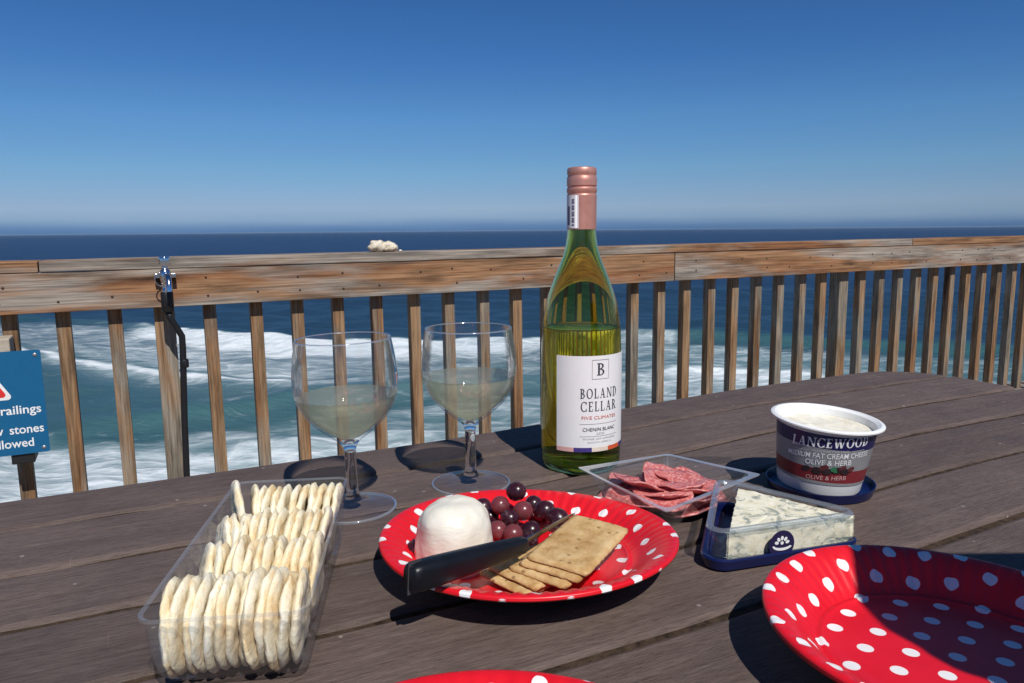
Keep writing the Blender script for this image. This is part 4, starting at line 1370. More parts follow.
# ------------------------------------------------------------------ biscuits
def make_biscuits():
    k = NT("golden_biscuit")
    f = k.noise(k.coord(), 90, 6, 0.65)
    g = k.noise(k.coord((1, 1, 1), loc=(4, 4, 4)), 30, 4, 0.6)
    tc = k.n("TexCoord")
    col = k.ramp(f, [(0.25, (0.32, 0.17, 0.055)), (0.42, (0.50, 0.32, 0.135)), (0.62, (0.62, 0.44, 0.22)), (0.8, (0.68, 0.53, 0.31))])
    col = k.mix(0.6, col, k.ramp(g, [(0.3, (0.68, 0.55, 0.42)), (0.6, (1.05, 1.02, 1.0))]), 'MULTIPLY')
    v = k.n("TexVoronoi"); v.inputs['Scale'].default_value = 110; k.l(k.coord(), v.inputs['Vector'])
    col = k.mix(k.ramp(v.outputs['Distance'], [(0.10, 0.7), (0.2, 0.0)]), col, (0.17, 0.09, 0.035))
    k.set(Base_Color=col, Roughness=0.85, Specular_IOR_Level=0.2)
    k.bump(k.math('ADD', f, k.math('MULTIPLY', g, 0.7)), 0.9, 0.0018)
    mat = k.m

    def biscuit(L, W, T, seed):
        nx, ny = 34, 18
        poly = rounded([(-L / 2, -W / 2), (L / 2, -W / 2), (L / 2, W / 2), (-L / 2, W / 2)], 0.004, 4)
        V, Fc = [], []

        def pt(u, v):
            x, y = (u - .5) * L, (v - .5) * W
            cr = 0.0045
            ax, ay = abs(x) - (L / 2 - cr), abs(y) - (W / 2 - cr)
            if ax > 0 and ay > 0:
                d = math.hypot(ax, ay)
                m = max(ax, ay)
                if d > 0: x = math.copysign(L / 2 - cr + ax * m / d, x); y = math.copysign(W / 2 - cr + ay * m / d, y)
            edge = 0.0010 * mnoise.noise(Vector((x * 320, y * 320, seed)))
            s = 1 + edge / max(abs(x) + .01, abs(y) + .01)
            return x * s, y * s

        def zt(x, y, s):
            d = min(L / 2 - abs(x), W / 2 - abs(y))
            e = max(0, 1 - max(0, d) / 0.003)
            bend = 0.0012 * mnoise.noise(Vector((x * 25, y * 25, seed)))
            return s * (T / 2) * (1 - 0.75 * e * e) + bend + 0.0005 * mnoise.noise(Vector((x * 260, y * 260, seed + s)))
        for s in (1, -1):
            for i in range(nx + 1):
                for j in range(ny + 1):
                    x, y = pt(i / nx, j / ny)
                    V.append((x, y, zt(x, y, s)))
        st = (nx + 1) * (ny + 1)
        for i in range(nx):
            for j in range(ny):
                a = i * (ny + 1) + j
                Fc.append((a, a + ny + 1, a + ny + 2, a + 1))
                Fc.append((st + a + 1, st + a + ny + 2, st + a + ny + 1, st + a))
        bd = [(i, 0) for i in range(nx)] + [(nx, j) for j in range(ny)] + [(i, ny) for i in range(nx, 0, -1)] + [(0, j) for j in range(ny, 0, -1)]
        ids = [i * (ny + 1) + j for i, j in bd]
        for a, b in zip(ids, ids[1:] + ids[:1]): Fc.append((a, st + a, st + b, b))
        return V, Fc
    spec = [
        # x, y, z above the table, heading, side tilt, end tilt
        (0.0180, 0.4810, 0.0118, 46, 1, -3, "lowest biscuit, poking out farthest left under the pile on the plate"),
        (0.0235, 0.4835, 0.0160, 47, 2, -2, "second biscuit from the bottom, fanned out left beneath the others"),
        (0.0350, 0.4825, 0.0198, 57, 3, 0, "third biscuit from the bottom, its left corners showing under the top two"),
        (0.0405, 0.4845, 0.0232, 60, 3, 1, "biscuit lying just under the topmost one on the laden plate"),
        (0.0450, 0.4865, 0.0268, 61, 3, 2, "topmost golden rectangular biscuit of the pile on the laden plate"),
    ]
    for i, (x, y, z, h, ts, te, lab) in enumerate(spec):
        o = build("biscuit", biscuit(0.0770, 0.0440, 0.0043, i * 3.1), mat, smooth=True, loc=(x, y, TABLE + z), rot=(radians(ts), radians(-te), radians(h)))
        tag(o, lab, "biscuit", "biscuits fanned on the laden plate")


make_biscuits()


# ------------------------------------------------------------------ knife
def make_knife():
    a = Vector((-0.0605, 0.4065, TABLE + 0.0415)); b = Vector((0.0070, 0.4690, TABLE + 0.0345)); c = Vector((0.0455, 0.5300, TABLE + 0.0325))
    mid = (a + b) / 2
    d = (b - a).normalized()
    t = empty("table_knife", a)
    tag(t, "paring knife with black plastic handle resting across the laden plate", "knife")
    q = d.to_track_quat('X', 'Z')
    t.rotation_euler = q.to_euler()
    L = (b - a).length
    hm = plain("black_handle_plastic", (0.006, 0.007, 0.010), 0.38, 0.35, vary=0.2)
    loops = []
    n = 20
    for (x, w, h) in ((0.0, .0060, .0072), (0.0015, .0074, .0090), (0.006, .0079, .0098), (0.018, .0080, .0098), (0.04, .0074, .0090), (0.065, .0064, .0078), (0.085, .0054, .0066), (L - .0015, .0050, .0060), (L, .0042, .0052)):
        lp = []
        for k in range(n):
            an = 2 * pi * k / n
            ex = 0.62
            cy = math.copysign(abs(cos(an)) ** ex, cos(an)); cz = math.copysign(abs(sin(an)) ** ex, sin(an))
            lp.append((x, cy * w * 0.92, cz * h * 0.88))
        loops.append(lp)
    g = loft(loops)
    build("handle", g, hm, t, smooth=True, auto=50)
    # parting line round the end of the handle
    build("handle_seam", box(-0.0006, 0.0085, -0.0003, 0.0003, -0.0099, 0.0101), plain("handle_parting_line", (0.05, 0.05, 0.055), 0.4), t)
    blade = NT("brushed_steel")
    f = blade.noise(blade.coord((4, 200, 200)), 1.0, 3)
    blade.set(Base_Color=blade.ramp(f, [(0.3, (0.30, 0.28, 0.30)), (0.7, (0.42, 0.40, 0.42))]), Metallic=1.0, Roughness=0.22)
    inv = q.inverted()
    e = inv @ (c - a)
    pr = [(0.0, 0.0022, -0.0018), (0.25, 0.0019, -0.0020), (0.5, 0.0015, -0.0020), (0.75, 0.0009, -0.0018), (0.92, 0.0004, -0.0014), (1.0, -0.0006, -0.0010)]
    V, Fc = [], []
    for (s, h1, h0) in pr:
        p = Vector((L - 0.006, 0, 0)).lerp(e, s)
        th = 0.0008 * (1 - 0.7 * s)
        V += [(p.x, p.y - th, p.z + h1), (p.x, p.y + th, p.z + h1), (p.x, p.y + 0.0001, p.z + h0), (p.x, p.y - 0.0001, p.z + h0)]
    g = [(i * 4 + k, i * 4 + (k + 1) % 4, i * 4 + 4 + (k + 1) % 4, i * 4 + 4 + k) for i in range(len(pr) - 1) for k in range(4)]
    g += [(3, 2, 1, 0), tuple(len(V) - 4 + k for k in range(4))]
    build("blade", (V, g), blade.m, t, bevel=0.0)


make_knife()


# ------------------------------------------------------------------ rice crackers in a clear tray
def make_cracker_tray():
    loc, rz = (-0.1490, 0.3690, TABLE), radians(6.8)
    pl_ = clear_plastic("clear_tray_plastic", (0.97, 0.975, 0.98), 0.05, 0.45, 0.08, 0.035)
    pe = clear_plastic("clear_rim_plastic", (0.93, 0.945, 0.96), 0.07, 0.35, 0.2, 0.09)
    t = empty("cracker_tray", loc, (0, 0, rz))
    tag(t, "long clear plastic tray packed with rows of white rice crackers", "tray")
    rect = lambda hw, ya, yb, r: rounded([(-hw, ya), (hw, ya), (hw, yb), (-hw, yb)], r, 5)
    H = 0.0480
    lv = [(0.0350, 0.008, 0.176, 0.006, 0.0020), (0.0372, 0.002, 0.181, 0.007, 0.0040), (0.0388, -0.006, 0.186, 0.007, 0.0120), (0.0398, -0.0115, 0.190, 0.007, 0.0260), (0.0405, -0.0145, 0.193, 0.007, H)]
    g = loft([z3(rect(*q[:4]), q[4]) for q in lv], True, False)
    build("shell", g, pl_, t, smooth=True, auto=50)
    rim = rect(0.0405, -0.0145, 0.193, 0.007)
    lip = rect(0.0428, -0.0168, 0.1953, 0.009)
    g2 = loft([z3(rim, H), z3(lip, H + 0.0008), z3(lip, H - 0.0012)], False, False)
    build("rim", g2, pe, t, smooth=True, auto=50)
    for k in range(5):
        y = 0.022 + k * 0.034
        build("foot_rib", box(-0.036, 0.036, y - 0.002, y + 0.002, 0.0002, 0.0022), pl_, t)
    # crackers
    k = NT("puffed_rice_cracker")
    f = k.noise(k.coord(), 150, 5, 0.6)
    h = k.noise(k.coord((1, 1, 1), loc=(3, 2, 1)), 45, 4, 0.6)
    col = k.ramp(h, [(0.30, (0.76, 0.54, 0.27)), (0.47, (0.83, 0.72, 0.50)), (0.64, (0.86, 0.82, 0.69))])
    oi = k.n("ObjectInfo")
    col = k.mix(k.math('MULTIPLY', oi.outputs['Random'], 0.35), col, (0.82, 0.69, 0.45))
    sp = k.noise(k.coord((1, 1, 1), loc=(8, 1, 5)), 230, 3, 0.55)
    col = k.mix(k.ramp(sp, [(0.60, 0.0), (0.72, 0.55)]), col, (0.70, 0.46, 0.20))
    k.set(Base_Color=col, Roughness=0.75, Specular_IOR_Level=0.25, Subsurface_Weight=0.12, Subsurface_Radius=(0.004, 0.003, 0.0015), Subsurface_Scale=1.0)
    k.bump(k.math('ADD', f, k.math('MULTIPLY', h, 1.2)), 0.8, 0.0016)
    cm = k.m
    protos = []
    for s in range(6):
        R, T = 0.0258, 0.0026
        prof = [(0.0, -T * .85), (R * .4, -T * .9), (R * .72, -T), (R * .90, -T * .78), (R, 0.0), (R * .90, T * .78), (R * .72, T), (R * .4, T * .9), (0.0, T * .85)]
        g = lathe(smooth_prof(prof, 2), 40)
        out = []
        for v in g[0]:
            p = Vector(v)
            a = math.atan2(p.y, p.x)
            rad = math.hypot(p.x, p.y)
            sc = 1 + 0.045 * mnoise.noise(Vector((cos(a) * 1.5, sin(a) * 1.5, s * 5))) + 0.034 * mnoise.noise(Vector((cos(a) * 6, sin(a) * 6, s * 5 + 2)))
            dz = 0.0014 * mnoise.noise(Vector((p.x * 70, p.y * 70, s * 9))) + 0.0010 * mnoise.noise(Vector((p.x * 220, p.y * 220, s * 9 + (p.z > 0) * 3)))
            out.append((p.x * sc, p.y * sc, p.z * (1 + 0.25 * mnoise.noise(Vector((p.x * 160, p.y * 160, s * 3)))) + dz))
        me = build("rice_cracker", (out, g[1]), cm, smooth=True)
        protos.append(me)
    ordn = ["leftmost", "second", "third", "fourth", "fifth", "sixth", "seventh", "eighth", "ninth", "tenth", "eleventh", "twelfth", "thirteenth"]
    rows = [("front", 0.0150, 13, 1, 0.0), ("second", 0.0620, 13, 6, 0.0), ("third", 0.1085, 13, 9, 0.0), ("rearmost", 0.1580, 12, 12, 0.0005)]
    B = Matrix.Translation(loc) @ Matrix.Rotation(rz, 4, 'Z')
    used = set()
    for (rn, y, n, lean, lift) in rows:
        for i in range(n):
            fx = (i + .5) / n
            x = -0.0345 + 0.071 * fx + (0.0012 if rn in ('second', 'rearmost') else -0.0010)
            sc = rnd.uniform(0.96, 1.04)
            z = 0.0288 + lift + rnd.uniform(-0.0008, 0.0022)
            tl = radians(lean * (0.6 + 0.4 * fx) + rnd.uniform(-3, 3))
            yaw = rnd.uniform(-4, 4)
            dy = rnd.uniform(-0.002, 0.002)
            if rn == "rearmost" and i == 0: z += 0.0075; sc = 1.04; tl = radians(-1); x += 0.001; yaw = 22; dy = -0.012
            if rn == "rearmost" and i == 1: z += 0.001; x += 0.003; tl = radians(3); yaw = 14
            if rn == "third" and i < 3: yaw = 20 - 6 * i; z -= 0.0015; tl = radians(11)
            if rn == "second" and i < 2: yaw = 18 - 6 * i; tl = radians(13)
            M = B @ Matrix.Translation((x, y + dy, z)) @ Matrix.Rotation(radians(yaw), 4, 'Z') @ Matrix.Rotation(tl, 4, 'Y') @ Matrix.Rotation(radians(rnd.uniform(-6, 6)) - radians(6), 4, 'X') @ Matrix.Rotation(pi / 2, 4, 'Y') @ Matrix.Rotation(rnd.uniform(0, 6.28), 4, 'Z')
            s = rnd.randrange(6)
            if s in used:
                o = protos[s].copy(); COL.objects.link(o)
            else:
                o = protos[s]; used.add(s)
            o.matrix_world = M @ Matrix.Scale(sc, 4)
            lab = "%s white rice cracker from the left in the clear tray's %s row" % (ordn[i], rn)
            if i == 0: lab = "leftmost white rice cracker in the clear tray's %s row" % rn
            if i == n - 1: lab = "rightmost white rice cracker in the clear tray's %s row" % rn
            if rn == "rearmost" and i == 0: lab = "white rice cracker standing tallest at the clear tray's far left corner"
            tag(o, lab, "rice cracker", "white rice crackers in the clear tray")
    for s in range(6):
        if s not in used: bpy.data.objects.remove(protos[s])


make_cracker_tray()


# ------------------------------------------------------------------ sliced salami in a clear tray
def make_salami():
    cx, cy, rz = 0.1345, 0.6290, radians(35.0)
    pl_ = clear_plastic("salami_tray_plastic", (0.96, 0.97, 0.98), 0.06, 0.55, 0.07, 0.045)
    pe = clear_plastic("salami_rim_plastic", (0.88, 0.90, 0.93), 0.14, 0.5, 0.25, 0.30)
    t = empty("salami_tray", (cx, cy, TABLE), (0, 0, rz))
    tag(t, "shallow clear plastic tray of sliced salami beside the wine bottle", "tray")
    a, b = 0.0550, 0.0500
    bot = rounded([(-a + .014, -b + .014), (a - .014, -b + .014), (a - .014, b - .014), (-a + .014, b - .014)], 0.012, 6)
    rim = rounded([(-a + .002, -b + .002), (a - .002, -b + .002), (a - .002, b - .002), (-a + .002, b - .002)], 0.008, 6)
    lip = rounded([(-a - .003, -b - .003), (a + .003, -b - .003), (a + .003, b + .003), (-a - .003, b + .003)], 0.003, 6)

    def warp(lp, z): return [(x, y, z + 0.0035 * (x * y) / (a * b) * -1 + 0.0015 * sin(x * 60)) for x, y in lp]
    H = 0.0265
    build("shell", loft([z3(bot, 0.0006), warp(rim, H)], True, False), pl_, t, smooth=True, auto=40)
    build("rim", loft([warp(rim, H), warp(lip, H + 0.0006), warp(lip, H - 0.0004)], False, False), pe, t, smooth=True, auto=60)
    k = NT("salami_meat")
    v = k.n("TexVoronoi", feature='SMOOTH_F1'); v.inputs['Scale'].default_value = 300
    v.inputs['Smoothness'].default_value = 0.4
    wv = k.n("VectorMath", operation='MULTIPLY_ADD'); wv.inputs[1].default_value = (0.012, 0.012, 0.012)
    nn = k.n("TexNoise"); nn.inputs['Scale'].default_value = 120; nn.inputs['Detail'].default_value = 4
    k.l(k.coord(), nn.inputs['Vector']); k.l(nn.outputs['Color'], wv.inputs[0]); k.l(k.coord(), wv.inputs[2])
    k.l(wv.outputs[0], v.inputs['Vector'])
    f = k.noise(k.coord(), 260, 4, 0.6)
    s = k.math('ADD', v.outputs['Distance'], k.math('MULTIPLY', f, 0.35))
    col = k.ramp(s, [(0.24, (0.74, 0.48, 0.44)), (0.42, (0.64, 0.27, 0.25)), (0.66, (0.57, 0.18, 0.165)), (0.94, (0.46, 0.10, 0.095))])
    k.set(Base_Color=col, Roughness=0.38, Specular_IOR_Level=0.5, Subsurface_Weight=0.1, Subsurface_Radius=(0.003, 0.001, 0.001), Subsurface_Scale=1.0)
    k.bump(f, 0.5, 0.001)
    mat = k.m
    B = Matrix.Translation((cx, cy, TABLE)) @ Matrix.Rotation(rz, 4, 'Z')

    def slice_geo(R, seed, fold, ruff):
        rings, n = 9, 40
        V, Fc = [], []
        for s in (1, -1):
            for i in range(rings + 1):
                r = R * i / rings
                for j in range(n):
                    a = 2 * pi * j / n
                    x, y = r * cos(a), r * sin(a)
                    z = ruff * (i / rings) ** 1.5 * (sin(2 * a + seed) + .55 * sin(3 * a + seed * 2)) + 0.002 * mnoise.noise(Vector((x * 90, y * 90, seed)))
                    # fold about the y axis
                    th = x / R * fold
                    rad_ = R / max(fold, .01)
                    xx = rad_ * sin(th); zz = rad_ * (1 - cos(th))
                    V.append((xx - sin(th) * z, y, zz + cos(th) * z + s * 0.0007))
        m = (rings + 1) * n
        for i in range(rings):
            for j in range(n):
                q = (j + 1) % n
                Fc.append((i * n + j, (i + 1) * n + j, (i + 1) * n + q, i * n + q))
                Fc.append((m + i * n + q, m + (i + 1) * n + q, m + (i + 1) * n + j, m + i * n + j))
        for j in range(n):
            q = (j + 1) % n
            Fc.append((rings * n + j, m + rings * n + j, m + rings * n + q, rings * n + q))
        return V, Fc
    # x, y, z in the tray, heading, tilt x, tilt y, radius, fold, ruffle, label
    S = [
        (-0.020, 0.012, 0.0060, 20, 3, -4, .024, .5, .0016, "flat salami slice lying lowest at the tray's left end"),
        (0.014, 0.016, 0.0062, 80, -3, 4, .024, .5, .0016, "flat salami slice lying lowest at the tray's rear"),
        (0.002, -0.016, 0.0065, 140, 4, 3, .024, .5, .0016, "flat salami slice lying lowest at the tray's front corner"),
        (0.022, -0.010, 0.0068, 200, -4, 4, .022, .6, .0018, "flat salami slice lying lowest beside the blue cheese box"),
        (-0.022, -0.008, 0.0095, 55, 14, 8, .023, .6, .0020, "salami slice sagging against the tray's left front wall"),
        (-0.008, 0.016, 0.0125, 105, 18, -8, .022, .8, .0022, "salami slice leaning on the heap's back"),
        (0.016, -0.012, 0.0120, 15, -14, 10, .022, .7, .0022, "loosely folded salami slice near the front, right of centre"),
        (-0.006, -0.006, 0.0140, 70, 9, 6, .022, .8, .0024, "gently curled salami slice in the middle of the heap"),
        (0.020, 0.006, 0.0130, 160, 10, -14, .021, .8, .0022, "salami slice drooping at the heap's right rear"),
        (-0.016, 0.006, 0.0195, 35, 10, 14, .019, 1.1, .0026, "salami slice folded highest on the heap, catching the sun"),
        (0.004, 0.000, 0.0180, 120, -10, -8, .019, 1.0, .0026, "salami slice folded on top of the heap, just right of the highest"),
        (0.012, 0.012, 0.0175, 300, 14, 9, .017, 1.0, .0026, "small curled salami slice topping the heap's rear right"),
    ]
    S += [
        (-0.026, 0.000, 0.0135, 250, 6, 12, .020, .5, .0022, "salami slice lying nearest the wine bottle, halfway up the heap"),
        (0.006, -0.020, 0.0125, 30, -12, 4, .021, .5, .0022, "salami slice lying nearest the laden plate, halfway up the heap"),
        (0.026, -0.002, 0.0135, 95, -6, -10, .019, .5, .0022, "salami slice nearest the blue cheese box, halfway up the heap"),
        (-0.012, -0.012, 0.0165, 190, -8, 6, .021, .5, .0024, "broad salami slice draped over the heap's left front"),
        (0.010, -0.006, 0.0185, 330, -6, -4, .019, .5, .0024, "salami slice lying flattest on top, towards the blue cheese box"),
    ]
    for i, (x, y, z, h, tx, ty, R, fo, ru, lab) in enumerate(S):
        o = build("salami_slice", slice_geo(R * 1.2, i * 1.9, fo * 0.55, ru * 0.9), mat, smooth=True)
        o.matrix_world = B @ Matrix.Translation((x * 1.34 - 0.006, y * 1.28, z * 1.25 - 0.003)) @ Matrix.Rotation(radians(h), 4, 'Z') @ Matrix.Rotation(radians(tx), 4, 'X') @ Matrix.Rotation(radians(ty), 4, 'Y')
        tag(o, lab, "salami slice", "salami slices heaped in the clear tray")


make_salami()


# ------------------------------------------------------------------ blue cheese in its box
def make_blue_cheese():
    A, Bp, Cp = Vector((0.1735, 0.6150)), Vector((0.2610, 0.5325)), Vector((0.1330, 0.4945))
    cen = (A + Bp + Cp) / 3
    rel = [tuple(p - cen) for p in (A, Cp, Bp)]      # counter-clockwise
    t = empty("cheese_box", (cen.x, cen.y, TABLE))
    tag(t, "wedge-shaped box with navy base and clear lid around blue cheese", "cheese box")
    navy = NT("navy_plastic"); c = navy.coord(); f = navy.noise(c, 30, 2)
    navy.set(Base_Color=navy.ramp(f, [(0.3, (0.003, 0.007, 0.050)), (0.7, (0.005, 0.010, 0.066))]), Roughness=0.28, Specular_IOR_Level=0.5)
    navy = navy.m
    MAT['navy'] = navy
    out = rounded(rel, [0.010, 0.010, 0.009], 8)
    ex = inset(out, -0.0030)
    ex2 = inset(out, -0.0045)
    inn = inset(out, 0.0005)
    base = loft([z3(inset(out, 0.001), 0.0), z3(ex, 0.0015), z3(ex2, 0.0085), z3(ex, 0.0095), z3(inn, 0.0085), z3(inset(out, 0.001), 0.003)], True, True)
    build("base_tray", base, navy, t, smooth=True, auto=40)
    cl = clear_plastic("box_lid_plastic", (0.97, 0.975, 0.98), 0.05, 0.5, 0.05, 0.02)
    ce = clear_plastic("box_lid_rim_plastic", (0.78, 0.83, 0.87), 0.10, 0.45, 0.15, 0.12)
    H = 0.0295
    lid = loft([z3(inset(out, 0.0), 0.0097), z3(inset(out, 0.0010), H - 0.003), z3(inset(out, 0.0024), H - 0.0006)], False, False)
    build("lid", lid, cl, t, smooth=True, auto=40)
    rim = loft([z3(inset(out, 0.0008), H - 0.0035), z3(inset(out, -0.0012), H - 0.001), z3(inset(out, 0.0004), H + 0.0008), z3(inset(out, 0.0030), H + 0.0008), z3(inset(out, 0.0042), H - 0.0012)], False, False)
    build("lid_rim", rim, ce, t, smooth=True, auto=60)
    # badge on the long near side: navy disc with a white flower and bowl
    dvec = (Bp - Cp).normalized()
    nvec = Vector((dvec.y, -dvec.x))
    bc = Cp.lerp(Bp, 0.46) - cen + nvec * 0.0014

    def onside(g, d):
        return [(bc.x + dvec.x * x + nvec.x * d, bc.y + dvec.y * x + nvec.y * d, 0.0145 + y) for x, y, _ in g[0]], g[1]
    disc = ([(0.0105 * cos(a), 0.0105 * sin(a) if sin(a) > -0.62 else -0.0061, 0) for a in np.linspace(0, 2 * pi, 40, endpoint=False)], [tuple(range(40))])
    bd = build("badge", onside(disc, 0.0), plain("badge_navy", (0.018, 0.012, 0.055), 0.5), t)
    white = plain("badge_white", (0.80, 0.80, 0.80), 0.5)
    pet = []
    for a in (14, 52, 90, 128, 166):
        c_, s_ = cos(radians(a)), sin(radians(a))
        pet.append(([(c_ * 0.0046 + 0.0017 * cos(q) * c_ - 0.0012 * sin(q) * s_, 0.0006 + s_ * 0.0042 + 0.0017 * cos(q) * s_ + 0.0012 * sin(q) * c_, 0) for q in np.linspace(0, 2 * pi, 14, endpoint=False)], [tuple(range(14))]))
    pet.append(([(0.0013 * cos(q), 0.0012 + 0.0013 * sin(q), 0) for q in np.linspace(0, 2 * pi, 14, endpoint=False)], [tuple(range(14))]))
    arc = ([], [])
    for i in range(15):
        a = radians(185 + 150 * i / 14)
        arc[0].extend([(0.0085 * cos(a) + 0.0005, 0.0042 * sin(a) - 0.0003, 0), (0.0070 * cos(a) + 0.0005, 0.0022 * sin(a) - 0.0003, 0)])
    for i in range(14): arc[1].append((2 * i, 2 * i + 2, 2 * i + 3, 2 * i + 1))
    build("flower_emblem", onside(join(*pet, arc), 0.0003), white, bd)
    # the cheese
    k = NT("blue_veined_cheese")
    f = k.noise(k.coord((1, 1, 1), rnd_off=False), 170, 6, 0.65)
    v = k.noise(k.coord((1, 1.0, 1.6), rnd_off=False, loc=(.3, .1, .7)), 62, 6, 0.7, 1.2)
    w = k.noise(k.coord((1, 1.0, 1.0), rnd_off=False, loc=(.9, .4, .2)), 24, 3, 0.6)
    vein = k.math('ADD', v, k.math('MULTIPLY', w, 0.35))
    cream = k.ramp(f, [(0.3, (0.74, 0.67, 0.46)), (0.6, (0.83, 0.79, 0.64))])
    vf = k.ramp(vein, [(0.715, 0.0), (0.765, 0.5), (0.85, 0.9)])
    col = k.mix(vf, cream, (0.13, 0.19, 0.18))
    k.set(Base_Color=col, Roughness=0.6, Specular_IOR_Level=0.35)
    k.bump(k.math('ADD', f, k.math('MULTIPLY', v, 0.9)), 0.55, 0.0010)
    # trimmed wedge: set back from the wide left end
    q = [Vector(p) for p in rel]
    qa = q[0].lerp(q[2], 0.13); qc = q[1].lerp(q[2], 0.10)
    wl = rounded([tuple(qa), tuple(qc), tuple(q[2])], [0.003, 0.003, 0.003], 5)
    wl = inset(wl, 0.0038)
    dense = []
    for i in range(len(wl)):
        p0, p1 = Vector(wl[i]), Vector(wl[(i + 1) % len(wl)])
        m = max(1, int((p1 - p0).length / 0.0018))
        for j in range(m): dense.append(tuple(p0.lerp(p1, j / m)))
    loops = [z3(dense, 0.0036)]
    for z in np.linspace(0.006, 0.0255, 10): loops.append(z3(dense, z))
    cc = Vector((sum(p[0] for p in dense) / len(dense), sum(p[1] for p in dense) / len(dense)))
    for s in (0.985, 0.9, 0.75, 0.55, 0.3, 0.08):
        loops.append([(cc.x + (p[0] - cc.x) * s, cc.y + (p[1] - cc.y) * s, 0.0262) for p in dense])
    g = loft(loops)
    out_ = []
    for p in g[0]:
        P = Vector(p)
        n1 = mnoise.noise_vector(P * 130) * 0.0009 + mnoise.noise_vector(P * 420) * 0.0005
        d = (P.x - q[2].x) ** 2
        lump = 0.0
        out_.append((P.x + n1.x, P.y + n1.y, max(0.0034, P.z + n1.z * 0.8)))
    o = build("blue_cheese", (out_, g[1]), k.m, smooth=True, auto=50, loc=(cen.x, cen.y, TABLE))
    tag(o, "cream wedge of blue-veined cheese inside the wedge-shaped box", "cheese")


make_blue_cheese()


